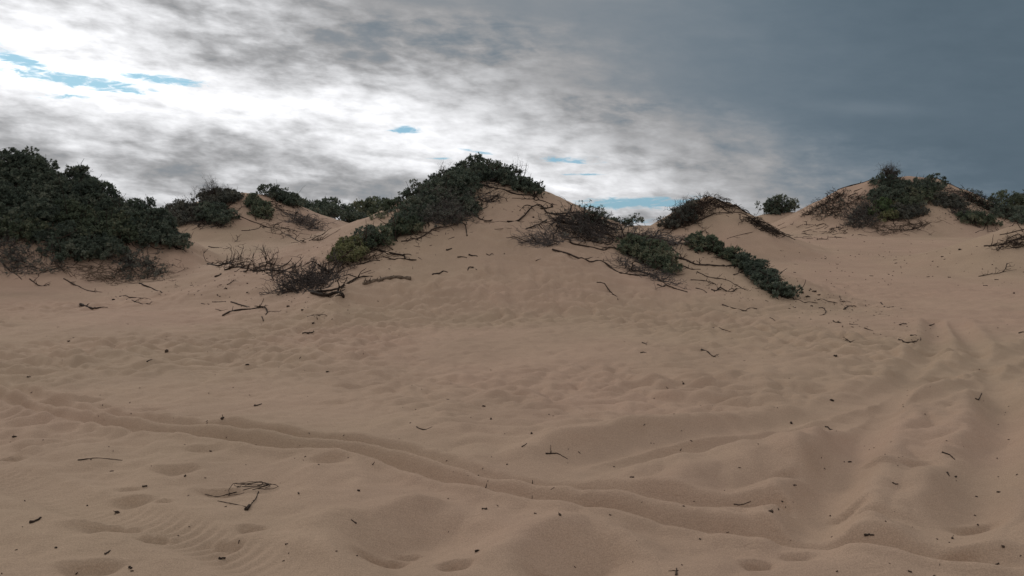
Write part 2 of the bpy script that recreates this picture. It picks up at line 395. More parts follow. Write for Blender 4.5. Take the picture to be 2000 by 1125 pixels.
def detail(X, Y):
    R = np.hypot(X, Y)
    out = 0.028 * fbm(X * 0.8, Y * 1.0, 3) * (1 - 0.6 * sstep(R, 30, 60))
    near = (R < 32) & (Y > 0)
    x, y = X[near], Y[near]; rr = R[near]
    o = np.zeros_like(x)
    # trampled sand: overlapping soft scoops with a sharper far rim
    n1 = perlin(x * 2.4 + 0.8 * perlin(x * 1.1, y * 1.1), y * 2.7 + 5)
    n2 = perlin(x * 4.3 + 40 + 0.6 * perlin(x * 2, y * 2), y * 4.8)
    tr = np.abs(n1) * 1.0 + (0.18 + 0.32 * sstep(rr, 5, 9)) * np.abs(n2)
    amp = 0.085 * sstep(fbm(x * 0.22 + 3, y * 0.22, 2), -0.35, 0.35) + 0.028
    o += -amp * (0.42 - tr) * (0.7 + 1.25 * sstep(rr, 6.0, 9.5)) * (1 - sstep(rr, 15, 26))
    o += 0.010 * perlin(x * 9, y * 9) * (1 - sstep(rr, 9, 15))
    for pix, hgt, wf, wb in RIDGES:
        P = [gpt(*q) for q in pix]
        xs = [q[0] for q in P]; ys = [q[1] for q in P]
        sel = (x > min(xs) - 1.6) & (x < max(xs) + 1.6) & (y > min(ys) - 1.6) & (y < max(ys) + 1.6)
        d, _, _, _ = seg_dist(x[sel], y[sel], P)
        cx, cy = P[-1][0] - P[0][0], P[-1][1] - P[0][1]; cl = math.hypot(cx, cy)
        ex, ey = x[sel] - P[0][0], y[sel] - P[0][1]
        t = (ex * cx + ey * cy) / (cl * cl); v = (cx * ey - cy * ex) / cl
        endf = sstep(t, -0.15, 0.3) * (1 - sstep(t, 0.7, 1.15))
        w = wf + (wb - wf) * sstep(v, -0.25, 0.25)
        d = np.sqrt(d * d + 0.0016) - 0.03
        o[sel] += hgt * endf * np.exp(-(np.abs(d) / w) ** 1.25) * (0.9 + 0.4 * perlin(x[sel] * 1.7, y[sel] * 1.7))
    sel = (rr < 16)
    mask = np.zeros(sel.sum()); groove = np.zeros(sel.sum()); bank = np.zeros(sel.sum()); inside = np.zeros(sel.sum())
    for pix, dep, hw, berm in RUTS:
        P = [gpt(*q) for q in pix]
        d, _, s, side = seg_dist(x[sel], y[sel], P)
        d = d + 0.02 * perlin(x[sel] * 2.2, y[sel] * 2.2 + 60)
        v = 0.9 + 0.35 * perlin(x[sel] * 0.9 + hw * 50, y[sel] * 0.9)
        de = np.minimum(np.hypot(x[sel] - P[0][0], y[sel] - P[0][1]), np.hypot(x[sel] - P[-1][0], y[sel] - P[-1][1]))
        v = v * sstep(de, 0.05, 0.7)
        inside = np.maximum(inside, np.exp(-(d / (hw * 1.15)) ** 4))
        bank = np.maximum(bank, v * berm * np.exp(-((np.abs(d) - hw * 1.8) / (hw * 0.75)) ** 2))
        tread = 0.0
        if dep < 0.031:
            tread = 0.011 * np.clip(0.5 + 1.6 * perlin(x[sel] * 1.3 + 9, y[sel] * 1.3), 0, 1) * np.sin(s * 2 * np.pi / 0.08 + side * d * 9 + 1.5 * perlin(x[sel] * 4, y[sel] * 4)) * np.exp(-(d / (hw * 1.25)) ** 4)
        mask = np.maximum(mask, np.exp(-(d / (hw * 1.5)) ** 4)); groove = np.minimum(groove, -v * dep * np.exp(-(np.abs(d) / hw) ** 2.6) + tread * v)
    o[sel] = o[sel] * (1 - 0.72 * mask) + groove + bank * (1 - inside)
    for (px, py, wpx, hd, dep) in DENTS:
        c = gpt(px, py); hw = wpx / F * c[1]
        sel = (np.abs(x - c[0]) < hw * 3) & (np.abs(y - c[1]) < hd * 4)
        u = (x[sel] - c[0]) / hw; v = (y[sel] - c[1]) / (hd * 0.62)
        u = u + 0.25 * perlin(x[sel] * 7, y[sel] * 7); v = v + 0.25 * perlin(x[sel] * 7 + 31, y[sel] * 7)
        v = v + 0.35 * u * math.sin(px * 1.7); q2 = u * u + v * v
        ramp = sstep(v, -1.9, 0.5) * (1 - sstep(v, 0.55, 1.05))
        o[sel] += -dep * 1.1 * np.exp(-np.abs(u) ** 2.6) * ramp + 0.25 * dep * np.exp(-u * u - ((v - 1.35) / 0.45) ** 2)
    out[near] += o
    return out


TH = np.concatenate([np.radians(np.linspace(-180, -46, 34)[:-1]), np.radians(np.linspace(-46, 46, 940)), np.radians(np.linspace(46, 180, 34)[1:-1])])
RR = np.concatenate([[0.25, 0.6, 1.0, 1.5, 2.0, 2.5], np.geomspace(2.8, 85.0, 830), np.geomspace(85, 6000, 40)[1:]])
GT, GR = np.meshgrid(TH, RR)
GX, GY = GR * np.sin(GT), GR * np.cos(GT)
GZ = macro(GX, GY) + detail(GX, GY)


def hq(x, y):
    """terrain height from the mesh grid"""
    x = np.asarray(x, float); y = np.asarray(y, float)
    th = np.arctan2(x, y); r = np.hypot(x, y)
    fi = np.interp(th, TH, np.arange(len(TH))); fj = np.interp(r, RR, np.arange(len(RR)))
    i = np.minimum(fi.astype(int), len(TH) - 2); j = np.minimum(fj.astype(int), len(RR) - 2)
    u = fi - i; v = fj - j
    return (GZ[j, i] * (1 - u) + GZ[j, i + 1] * u) * (1 - v) + (GZ[j + 1, i] * (1 - u) + GZ[j + 1, i + 1] * u) * v


_T = np.geomspace(2.9, 84, 1500)


def hits(px, py):
    """points where pixel rays meet the sand; rays that miss get the nearest approach"""
    px = np.atleast_1d(np.asarray(px, float)); py = np.atleast_1d(np.asarray(py, float))
    d = ray(px, py); hl = np.hypot(d[:, 0], d[:, 1])[:, None]
    t = _T[None, :] / hl
    X = d[:, 0:1] * t; Y = d[:, 1:2] * t; Z = EYE[2] + d[:, 2:3] * t
    gap = Z - hq(X, Y)
    below = gap < 0
    idx = np.where(below.any(1), below.argmax(1), np.argmin(np.where(_T[None] > 12, gap / _T[None], 1e9), 1))
    ar = np.arange(len(px))
    i0 = np.maximum(idx - 1, 0)
    g0, g1 = gap[ar, i0], gap[ar, idx]
    f = np.where(below.any(1), g0 / np.maximum(g0 - g1, 1e-9), 1.0); f = np.clip(f, 0, 1)
    x = X[ar, i0] * (1 - f) + X[ar, idx] * f; y = Y[ar, i0] * (1 - f) + Y[ar, idx] * f
    return np.stack([x, y, hq(x, y)], -1)


# ------------------------------------------------------------------ mesh helpers
def make_mesh(name, V, loops, starts, totals, mat, smooth=False, tint=None):
    me = bpy.data.meshes.new(name)
    me.vertices.add(len(V)); me.vertices.foreach_set('co', np.asarray(V, np.float32).ravel())
    me.loops.add(len(loops)); me.loops.foreach_set('vertex_index', np.asarray(loops, np.int32))
    me.polygons.add(len(starts)); me.polygons.foreach_set('loop_start', np.asarray(starts, np.int32))
    me.polygons.foreach_set('loop_total', np.asarray(totals, np.int32))
    if smooth: me.polygons.foreach_set('use_smooth', np.ones(len(starts), bool))
    if tint is not None:
        a = me.attributes.new('tint', 'FLOAT', 'POINT'); a.data.foreach_set('value', np.asarray(tint, np.float32))
    me.update(calc_edges=True); me.validate()
    me.materials.append(mat)
    return me


def quads(name, V, Q, mat, smooth=True):
    Q = np.asarray(Q, np.int32)
    return make_mesh(name, V, Q.ravel(), np.arange(len(Q)) * Q.shape[1], np.full(len(Q), Q.shape[1]), mat, smooth)


def link(name, me, parent=None):
    o = bpy.data.objects.new(name, me); COL.objects.link(o)
    if parent is not None: o.parent = parent
    return o


def tag(o, label, cat, group=None, kind=None):
    if label: o['label'] = label
    if cat: o['category'] = cat
    if group: o['group'] = group
    if kind: o['kind'] = kind
    return o


def build_ground():
    nt, nr = len(TH), len(RR)
    V = np.stack([GX, GY, GZ], -1).reshape(-1, 3)
    V = np.vstack([V, [[0, 0, float(GZ[0].mean())]]])
    j, i = np.meshgrid(np.arange(nr - 1), np.arange(nt), indexing='ij')
    i2 = (i + 1) % nt
    Q = np.stack([j * nt + i, (j + 1) * nt + i, (j + 1) * nt + i2, j * nt + i2], -1).reshape(-1, 4)[:, ::-1]
    c = len(V) - 1
    k = np.arange(nt); T = np.stack([np.full(nt, c), k, (k + 1) % nt], -1)[:, ::-1]
    loops = np.concatenate([Q.ravel(), T.ravel()])
    starts = np.concatenate([np.arange(len(Q)) * 4, len(Q) * 4 + np.arange(nt) * 3])
    tot = np.concatenate([np.full(len(Q), 4), np.full(nt, 3)])
    me = make_mesh("sand_ground", V, loops, starts, tot, SAND, True)
    tag(link("sand_ground", me), "pale brown dune sand with wheel ruts and footprints", "sand", kind='structure')


build_ground()


class Tubes:
    def __init__(s): s.V = []; s.Q = []; s.n = 0

    def add(s, P, r0, r1=None, sides=5, knots=0.12):
        P = np.asarray(P, float); n = len(P)
        r = np.linspace(r0, r1 if r1 is not None else r0, n) * (1 + knots * rng.standard_normal(n))
        r = np.maximum(r, 0.0008)
        T = np.gradient(P, axis=0); T /= np.linalg.norm(T, axis=1, keepdims=True) + 1e-9
        ref = np.array([0.31, 0.17, 0.93]) if abs(T[:, 2]).mean() < 0.8 else np.array([1.0, 0.1, 0.05])
        A = np.cross(T, ref); A /= np.linalg.norm(A, axis=1, keepdims=True) + 1e-9
        B = np.cross(T, A)
        th = np.arange(sides) * 2 * np.pi / sides
        ring = P[:, None] + r[:, None, None] * (np.cos(th)[None, :, None] * A[:, None] + np.sin(th)[None, :, None] * B[:, None])
        s.V.append(ring.reshape(-1, 3))
        a, b = np.meshgrid(np.arange(n - 1), np.arange(sides), indexing='ij'); b2 = (b + 1) % sides
        q = np.stack([a * sides + b, a * sides + b2, (a + 1) * sides + b2, (a + 1) * sides + b], -1).reshape(-1, 4)
        s.Q.append(q + s.n); s.n += n * sides
        # closed ends
        s.V.append(np.stack([P[0] - T[0] * r[0] * .4, P[-1] + T[-1] * r[-1] * .4]))
        k = np.arange(sides); base = s.n - n * sides
        e0 = np.stack([np.full(sides, s.n), base + (k + 1) % sides, base + k, base + k], -1)
        top = base + (n - 1) * sides
        e1 = np.stack([np.full(sides, s.n + 1), top + k, top + (k + 1) % sides, top + (k + 1) % sides], -1)
        s.caps = getattr(s, 'caps', []); s.caps += [e0[:, :3], e1[:, :3]]; s.n += 2

    def mesh(s, name, mat, origin=None):
        V = np.vstack(s.V)
        if origin is not None: V = V - origin
        Q = np.vstack(s.Q); C = np.vstack(s.caps)
        loops = np.concatenate([Q.ravel(), C.ravel()])
        st = np.concatenate([np.arange(len(Q)) * 4, len(Q) * 4 + np.arange(len(C)) * 3])
        return make_mesh(name, V, loops, st, np.concatenate([np.full(len(Q), 4), np.full(len(C), 3)]), mat, True)


def spline(P, per=5):
    """Catmull-Rom through points"""
    P = np.asarray(P, float)
    if len(P) == 2:
        P = np.vstack([P[0], (P[0] + P[1]) / 2, P[1]])
    E = np.vstack([2 * P[0] - P[1], P, 2 * P[-1] - P[-2]]); out = []
    for i in range(1, len(E) - 2):
        p0, p1, p2, p3 = E[i - 1:i + 3]
        for t in np.linspace(0, 1, per, endpoint=False):
            out.append(0.5 * ((2 * p1) + (-p0 + p2) * t + (2 * p0 - 5 * p1 + 4 * p2 - p3) * t * t + (-p0 + 3 * p1 - 3 * p2 + p3) * t ** 3))
    out.append(E[-2])
    return np.array(out)


def walk(p, d, length, n=9, wig=0.45, up=0.0):
    d = np.asarray(d, float); d = d / (np.linalg.norm(d) + 1e-9); P = [np.asarray(p, float)]
    st = length / n
    for _ in range(n):
        d = d + rng.standard_normal(3) * wig * 0.5 + np.array([0, 0, up])
        d /= np.linalg.norm(d) + 1e-9
        P.append(P[-1] + d * st)
    return np.array(P)


def settle(P, r, hi=None):
    """keep a twig above the sand (and below a given height over it)"""
    g = hq(P[:, 0], P[:, 1])
    P[:, 2] = np.maximum(P[:, 2], g + r * 0.4)
    if hi is not None: P[:, 2] = np.minimum(P[:, 2], g + hi)
    return P


def in_poly(px, py, poly):
    inside = np.zeros(px.shape, bool); n = len(poly)
    for a in range(n):
        x1, y1 = poly[a]; x2, y2 = poly[(a + 1) % n]
        c = ((y1 > py) != (y2 > py)) & (px < (x2 - x1) * (py - y1) / (y2 - y1 + 1e-9) + x1)
        inside ^= c
    return inside


def poly_pixels(poly, n):
    p = np.asarray(poly, float); lo, hi = p.min(0), p.max(0); X = []
    while sum(len(q) for q in X) < n:
        q = lo + rng.random((n * 3, 2)) * (hi - lo)
        X.append(q[in_poly(q[:, 0], q[:, 1], poly)])
    return np.vstack(X)[:n]


# ------------------------------------------------------------------ plants
def rosettes(C, A, size, nleaf, wide=0.40):
    """leaf faces: whorls of folded leaves at C pointing along A"""
    n = len(C)
    A = A / (np.linalg.norm(A, axis=1, keepdims=True) + 1e-9)
    ref = rng.standard_normal((n, 3)); U = np.cross(A, ref); U /= np.linalg.norm(U, axis=1, keepdims=True) + 1e-9
    W = np.cross(A, U)
    k = np.arange(nleaf)
    ang = k[None] * 2.39996 + rng.random((n, 1)) * 6.28 + rng.normal(0, .2, (n, nleaf))
    tilt = np.clip((k[None] + .5) / nleaf, 0, 1) ** .6 * 1.55 + rng.normal(0, .12, (n, nleaf))
    L = size[:, None] * (0.75 + 0.5 * rng.random((n, nleaf)))
    rad = np.cos(ang)[..., None] * U[:, None] + np.sin(ang)[..., None] * W[:, None]
    D = np.cos(tilt)[..., None] * A[:, None] + np.sin(tilt)[..., None] * rad
    S = np.cross(D, A[:, None] + 0.01); S /= np.linalg.norm(S, axis=-1, keepdims=True) + 1e-9
    Nn = np.cross(S, D)
    B = C[:, None] - A[:, None] * (size[:, None, None] * 0.25 * (k / nleaf)[None, :, None])
    mid = B + D * (L * .55)[..., None]
    w = (L * wide)[..., None]
    tip = B + D * L[..., None] + Nn * (L * 0.05)[..., None]
    V = np.stack([B, mid + S * w * .5 + Nn * w * .18, tip, mid - S * w * .5 + Nn * w * .18], 2).reshape(-1, 3)
    i = np.arange(n * nleaf)[:, None] * 4
    tris = np.concatenate([i + [0, 1, 2], i + [0, 2, 3]], 1).reshape(-1, 3)
    tint = np.repeat(np.clip(np.repeat(rng.random(n), nleaf) * .75 + rng.random(n * nleaf) * .35, 0, 1), 4)
    return V, tris, tint


ROOTS = []       # bases of every shrub, for the debris that lies round them


def shrub(label, poly, r=0.34, dens=1.0, leaf='dark', blobs=None, size=0.052, nleaf=11, twig=1.0, flat=0.8, group=None, cat='shrub', name='shrub', lift=0.25, extra=()):
    """one shrub: leaf whorls over lumpy cushions that sit on the sand inside a footprint, and woody stems"""
    H = []
    if poly:
        pp = poly_pixels(poly, 400); H = hits(pp[:, 0], pp[:, 1])
    # choose cushion centres at least 0.8 r apart
    cen = []
    for h in H:
        if all(np.linalg.norm(h - c) > r * 0.85 for c in cen): cen.append(h)
        if blobs and len(cen) >= blobs: break
    for (px, py, d) in extra:
        q = at(px, py, d); cen.append(q)
        while not poly and q[2] - r * .7 > hq(q[0], q[1]):
            q = q + np.array([rng.normal(0, r * .3), rng.normal(0, r * .3), -r * .8]); cen.append(q)
    cen = np.array(cen)
    base = cen.mean(0); base[2] = hq(base[0], base[1])
    root = bpy.data.objects.new(name, None); COL.objects.link(root); root.location = base; root.empty_display_size = 0.2
    tag(root, label, cat, group)
    CC, AA, TT = [], [], []
    for c in cen:
        rr = r * rng.uniform(0.7, 1.25)
        n = max(12, int(dens * 4 * math.pi * rr * rr * 0.62 / (size * size * 1.0)))
        v = rng.standard_normal((n, 3)); v[:, 2] = np.abs(v[:, 2]) * 1.1 - 0.25
        v /= np.linalg.norm(v, axis=1, keepdims=True)
        # heads of foliage: whorls gather round knobs that stand out of the cushion
        nk = max(4, int(n / 14)); kb = v[:nk]; kr = rng.uniform(1.4, 2.6, nk) * size; ko = rng.uniform(.72, 1.16, nk)
        own = rng.integers(0, nk, n); sub = rng.standard_normal((n, 3)) + kb[own] * .7 + np.array([0, 0, .35]); sub /= np.linalg.norm(sub, axis=1, keepdims=True)
        pos = kb[own] * (rr * ko[own])[:, None] + sub * (kr[own] * rng.random(n) ** .3)[:, None]
        fill = rng.random(n) < 0.22
        pos[fill] = v[fill] * (rr * rng.random(fill.sum()) ** .4)[:, None]
        pos = c + np.array([0, 0, rr * lift]) + pos * np.array([1, 1, flat])
        TT.append(np.full(n, rng.normal(0, .16)) + rng.normal(0, .12, nk)[own])
        CC.append(pos); AA.append(np.where(fill[:, None], v, sub) * 0.9 + np.array([0, 0, 0.35]) + 0.2 * rng.standard_normal((n, 3)))
    CC = np.vstack(CC); AA = np.vstack(AA); TT = np.concatenate(TT)
    g = hq(CC[:, 0], CC[:, 1]); keep = CC[:, 2] > g + 0.01
    CC, AA, TT = CC[keep], AA[keep], TT[keep]
    sz = size * rng.uniform(0.7, 1.25, len(CC))
    V, T, tint = rosettes(CC - base, AA, sz, nleaf)
    tint = np.clip(tint + np.repeat(TT, nleaf * 4), 0, 1)
    me = make_mesh("foliage", V, T.ravel(), np.arange(len(T)) * 3, np.full(len(T), 3), LEAF[leaf], False, tint)
    link("foliage", me, root)
    # stems: creeping wood under the cushions that turns up into them
    tb = Tubes()
    for c in cen:
        for _ in range(max(2, int(5 * twig))):
            o = c + np.append(rng.standard_normal(2) * r * .7, 0); o[2] = hq(o[0], o[1]) - 0.02
            tgt = c + rng.standard_normal(3) * np.array([.6, .6, .3]) * r + np.array([0, 0, r * .5])
            P = walk(o, tgt - o, np.linalg.norm(tgt - o) + .15, 7, .5, .05)
            tb.add(settle(P, .01), 0.013, 0.004, 4)
    me = tb.mesh("stem", BARK, base); link("stem", me, root)
    tw = Tubes()
    for c in cen:
        for _ in range(max(3, int(9 * twig * r / .34))):
            v = rng.standard_normal(3); v[2] = abs(v[2]) * .8; v /= np.linalg.norm(v)
            P = walk(c + v * r * .45, v + np.array([0, 0, .25]), r * rng.uniform(.6, 1.0), 7, .55, .03)
            tw.add(settle(P, .006), 0.006 * size / .052, 0.0025 * size / .052, 3)
            tw.add(settle(walk(P[4], rng.standard_normal(3) + v, r * .35, 4, .6), .006), 0.004 * size / .052, 0.002, 3)
    link("bare_twigs", tw.mesh("bare_twigs", GREYWOOD, base), root)
    ROOTS.append(base)
    return root


def brush(label, poly, n=60, length=0.8, r=0.007, lift=0.35, direction=(0.3, -0.6, 0), mat=None, group=None, cat='dead brush', name='dead_brush', wig=0.5, side=3, stems=3, leaves=0, leaf='grey', up=0.04, extra=()):
    """a leafless or withered tangle: main limbs and many thin forking twigs lying on or springing from the sand"""
    mat = mat or GREYWOOD
    pp = poly_pixels(poly, n); H = hits(pp[:, 0], pp[:, 1])
    base = H.mean(0).copy(); base[2] = hq(base[0], base[1])
    root = bpy.data.objects.new(name, None); COL.objects.link(root); root.location = base; root.empty_display_size = 0.2
    tag(root, label, cat, group)
    tb = Tubes(); tw = Tubes(); dv = np.array(direction, float)
    tips = []
    for k, h in enumerate(H):
        d = dv + rng.standard_normal(3) * np.array([.75, .6, .35])
        d[2] = abs(d[2]) * (0.7 if k % 3 else 1.3)
        L = length * rng.uniform(.45, 1.15)
        p0 = h - np.array([0, 0, 0.03]); big = k < stems
        P = settle(walk(p0, d, L * (1.3 if big else 1), 10, wig, up - .03), r, lift)
        (tb if big or stems == 0 else tw).add(P, r * (2.6 if big else 1.2), r * (.9 if big else .45), 5 if big else 4)
        tips.append(P[-1])
        for _ in range(side):
            i = rng.integers(2, 10); e = rng.standard_normal(3) * .8 + (P[i] - P[i - 1]) / (L / 10) + np.array([0, 0, .35])
            S = settle(walk(P[i], e, L * rng.uniform(.18, .5), 6, wig * 1.1, up), r, lift * 1.25)
            tw.add(S, r * .75, r * .3, 3); tips.append(S[-1]); tips.append(S[3])
            if rng.random() < .6:
                S2 = settle(walk(S[3], rng.standard_normal(3) + np.array([0, 0, .4]), L * .16, 4, wig, up), r, lift * 1.3)
                tw.add(S2, r * .5, r * .25, 3); tips.append(S2[-1])
    if stems: link("limb", tb.mesh("limb", BARK, base), root)
    link("twig_tangle", tw.mesh("twig_tangle", mat, base), root)
    if leaves:
        tips = np.array(tips); idx = rng.integers(0, len(tips), leaves)
        C = tips[idx] + rng.standard_normal((leaves, 3)) * 0.05
        C[:, 2] = np.maximum(C[:, 2], hq(C[:, 0], C[:, 1]) + .02)
        V, T, tint = rosettes(C - base, rng.standard_normal((leaves, 3)) * .5 + np.array([0, 0, .6]), np.full(leaves, .06), 7)
        link("withered_foliage", make_mesh("withered_foliage", V, T.ravel(), np.arange(len(T)) * 3, np.full(len(T), 3), LEAF[leaf], False, tint), root)
    return root


def scatter(label, poly, n, length, r, direction, group, mat=None, side=1):
    """separate loose sticks that nothing tells apart, each an object"""
    pp = poly_pixels(poly, n); H = hits(pp[:, 0], pp[:, 1]); dv = np.array(direction, float)
    for h in H:
        tb = Tubes(); L = length * rng.uniform(.4, 1.15)
        P = settle(walk(h, dv + rng.standard_normal(3) * np.array([.7, .55, .15]), L, 9, .4, -.02), r, .12)
        tb.add(P, r * 1.2, r * .5, 5)
        for _ in range(rng.integers(0, side + 2)):
            i = rng.integers(2, 8)
            tb.add(settle(walk(P[i], P[i] - P[i - 1] + rng.standard_normal(3) * .05, L * rng.uniform(.2, .4), 5, .9, .05), r, .2), r * .7, r * .3, 4)
        o = link("stick", tb.mesh("stick", mat or BARK, h)); o.location = h
        tag(o, label, "stick", group)


def bare_bush(label, px, py, height, spread, r=0.012, group=None, depth=None, n=5, lean=(0, 0), cat='dead shrub', name='bare_shrub', gens=4):
    """a bare upright shrub: forking limbs that thin out into a fan of twigs"""
    b = hits(px, py)[0] if depth is None else at(px, py, depth)
    b[2] = hq(b[0], b[1])
    root = bpy.data.objects.new(name, None); COL.objects.link(root); root.location = b
    tag(root, label, cat, group); tb = Tubes(); tw = Tubes()

    def grow(p, d, L, rad, gen):
        P = walk(p, d, L, 6, .42, .05); P = settle(P, .004)
        (tb if gen < 2 else tw).add(P, rad, rad * .6, 5 if gen < 2 else 3)
        if gen >= gens: return
        for _ in range(3 if gen else 3):
            i = rng.integers(3, 7); e = (P[i] - P[i - 1]); e = e / np.linalg.norm(e) + rng.standard_normal(3) * .75 + np.array([0, 0, .15])
            grow(P[i], e, L * rng.uniform(.5, .85), rad * .58, gen + 1)
    for _ in range(n):
        d = np.array([rng.normal(lean[0], spread), rng.normal(lean[1], spread), 1.0])
        grow(b - np.array([0, 0, .05]), d, height * .42, r, 0)
    link("limb", tb.mesh("limb", BARK, b), root); link("twig_tangle", tw.mesh("twig_tangle", GREYWOOD, b), root)
    return root


def stick(label, pix, r0, r1=None, lifts=None, twigs=0, mat=None, name='dead_branch', cat='branch', group=None, tl=0.22, per=4, wig=0.004, sides=6):
    """one branch or root lying on the sand along photo pixels; lifts raise points off the ground (m)"""
    pix = np.asarray(pix, float)
    H = hits(pix[:, 0], pix[:, 1]); r1 = r0 * .45 if r1 is None else r1
    rr = np.linspace(r0, r1, len(H))
    H[:, 2] += rr * 0.30
    if lifts is not None:
        # raise along the sight line so that the point keeps its place over the ground near it
        for i, l in enumerate(lifts):
            if l:
                d = EYE - H[i]; d /= np.linalg.norm(d); H[i] += d * l
    P = spline(H, per)
    P += rng.standard_normal(P.shape) * max(wig, r0 * .22) * np.array([1, 1, .4])
    if lifts is None: P[:, 2] = np.maximum(P[:, 2], hq(P[:, 0], P[:, 1]) + np.linspace(r0, r1, len(P)) * .15)
    c = P.mean(0); c[2] = hq(c[0], c[1])
    tl = min(tl, 0.45 * np.linalg.norm(np.diff(P, axis=0), axis=1).sum())
    tb = Tubes(); tb.add(P, r0, r1, sides)
    for _ in range(twigs):
        i = rng.integers(1, len(P) - 1); t = P[i] - P[i - 1]; t = t / (np.linalg.norm(t) + 1e-9)
        L = tl * rng.uniform(.4, 1.2)
        S = settle(walk(P[i], t + rng.standard_normal(3) * np.array([.9, .7, .5]) + np.array([0, 0, .25]), L, 6, .5), r0 * .3)
        tb.add(S, r0 * .5, r0 * .22, 4)
        if rng.random() < .5:
            S2 = settle(walk(S[3], rng.standard_normal(3) + np.array([0, 0, .2]), L * .5, 4, .5), r0 * .2); tb.add(S2, r0 * .32, r0 * .18, 3)
    o = link(name, tb.mesh(name, mat or BARK, c)); o.location = c
    return tag(o, label, cat, group)


# ---- left dune
G_L = "shrubs covering the left dune"
shrub("big dark green shrub on top of the left dune at the edge of the view", [(-60, 320), (50, 322), (75, 345), (115, 375), (135, 425), (70, 460), (-60, 440)], 0.42, leaf='dark', group=G_L, twig=.8)
shrub("dark shrub along the crest of the left dune with an upright leafy tip", [(130, 365), (170, 368), (230, 398), (275, 425), (265, 440), (200, 432), (135, 405)], 0.36, leaf='dark', group=G_L, extra=[(152, 345, 24.7), (150, 360, 24.7)])
shrub("rounded dark shrub hanging over the right end of the left dune", [(280, 425), (310, 440), (345, 478), (355, 492), (310, 488), (275, 465)], 0.40, leaf='dark', group=G_L)
shrub("broad mid green shrub in the middle of the left dune face", [(135, 425), (215, 432), (275, 450), (275, 480), (190, 478), (140, 465)], 0.40, leaf='mid', group=G_L)
shrub("low green shrub bulging lowest on the front of the left dune", [(75, 468), (140, 468), (215, 482), (225, 508), (150, 512), (95, 500)], 0.36, leaf='dark', group=G_L)
shrub("sparse olive shrub on the left dune below its crest at the edge of the view", [(-60, 440), (70, 445), (80, 462), (40, 470), (-60, 462)], 0.32, leaf='mid', dens=.8, group=G_L)
brush("grey leafless brush under the shrubs at the lower left edge of the view", [(-60, 465), (40, 470), (85, 505), (140, 530), (60, 535), (-60, 515)], 140, .65, .006, .40, (.25, -.5, .1), side=4, leaves=260, leaf='grey')
brush("withered grey brush at the right foot of the left dune", [(225, 508), (270, 500), (305, 515), (318, 545), (270, 550), (235, 530)], 90, .6, .006, .36, (.3, -.5, .1), side=4, leaves=260, leaf='grey')
brush("fringe of thin roots trailing out below the low green shrub of the left dune", [(100, 515), (220, 520), (300, 555), (220, 558), (130, 540)], 90, .8, .006, .14, (.5, -.5, -.05), side=2, mat=ROOTWOOD, wig=.4)
scatter("one of the thin pale twigs scattered on the sandy shoulder of the left dune", [(290, 500), (350, 505), (370, 540), (340, 560), (300, 545)], 24, .45, .005, (.5, -.4, 0), "twigs on the shoulder of the left dune", ROOTWOOD)
G_LR = "roots and sticks at the foot of the left dune"
stick("dark root lying over the bare sand gap on the crest of the left dune", [(72, 326), (85, 328), (98, 333), (110, 341), (119, 349)], .035, .02, twigs=3, group=G_LR)
stick("curved root trailing from under the low green shrub of the left dune", [(125, 545), (149, 558), (169, 567), (199, 571)], .018, twigs=3, group=G_LR)
stick("dark root running down to the right from the withered grey brush", [(272, 554), (290, 561), (304, 567), (323, 576)], .018, twigs=2, group=G_LR)
stick("thick root sloping down at the left edge of the view", [(-4, 506), (8, 518), (22, 531), (42, 546)], .02, twigs=3, group=G_LR)
stick("sagging looped root left of the curved trailing root", [(58, 545), (68, 553), (81, 559), (98, 554)], .015, twigs=4, group=G_LR)
stick("thick broken wood stump with a thin stick, on open sand before the left dune", [(158, 595), (170, 600), (183, 603), (196, 601), (210, 601)], .030, .007, twigs=2, tl=.15, group=G_LR)
stick("long straight stick lying just below the left dune", [(234, 579), (252, 581), (272, 582), (294, 585)], .014, twigs=1, group=G_LR)
stick("crooked stick just in front of the long straight stick", [(248, 585), (262, 589), (277, 594), (293, 594)], .013, twigs=2, group=G_LR)

# ---- second dune behind, left
G_B = "shrubs on the dune behind the left valley"
bare_bush("bare grey shrub with a fan of twigs on top of the far left dune", 418, 398, 1.35, .8, .018, n=9, group=G_B)
bare_bush("small bare shrub leaning left on the shoulder of the far left dune", 385, 409, 1.1, .9, .016, n=4, lean=(-.6, 0), group=G_B)
shrub("dull grey green shrub filling the left flank of the far left dune", [(335, 415), (370, 408), (410, 405), (420, 430), (380, 436), (335, 440)], .36, leaf='grey', dens=.6, twig=2, size=.078, nleaf=8, group=G_B)
shrub("grey green tuft just under the bare twig fan on the far left dune top", [(405, 385), (450, 384), (462, 392), (440, 400), (410, 402)], .32, leaf='grey', size=.078, nleaf=8, group=G_B)
shrub("rounded green shrub low on the far left dune, above its bare sand", [(405, 415), (435, 415), (452, 432), (435, 441), (405, 436)], .42, leaf='dark', size=.078, nleaf=8, group=G_B)
shrub("small lone green tuft on the bare sand face of the far left dune", [(490, 396), (503, 396), (524, 425), (512, 428), (495, 412)], .30, leaf='mid', size=.078, nleaf=8, group=G_B)
shrub("dark shrub along the right crest of the far left dune", [(522, 382), (545, 388), (578, 400), (570, 404), (540, 392)], .36, leaf='dark', size=.078, nleaf=8, group=G_B)
shrub("big dark rounded shrub behind the right end of the far left dune", None, .6, leaf='dark', size=.15, nleaf=8, group=G_B, extra=[(590, 418, 50), (605, 414, 50), (622, 410, 51), (640, 412, 52), (655, 422, 52), (615, 424, 49), (640, 427, 50), (575, 412, 49)])
shrub("dark shrub trailing into the saddle left of the middle dune", None, .6, leaf='dark', size=.15, nleaf=8, group=G_B, extra=[(660, 424, 54), (675, 429, 54), (688, 436, 55), (700, 440, 55)])
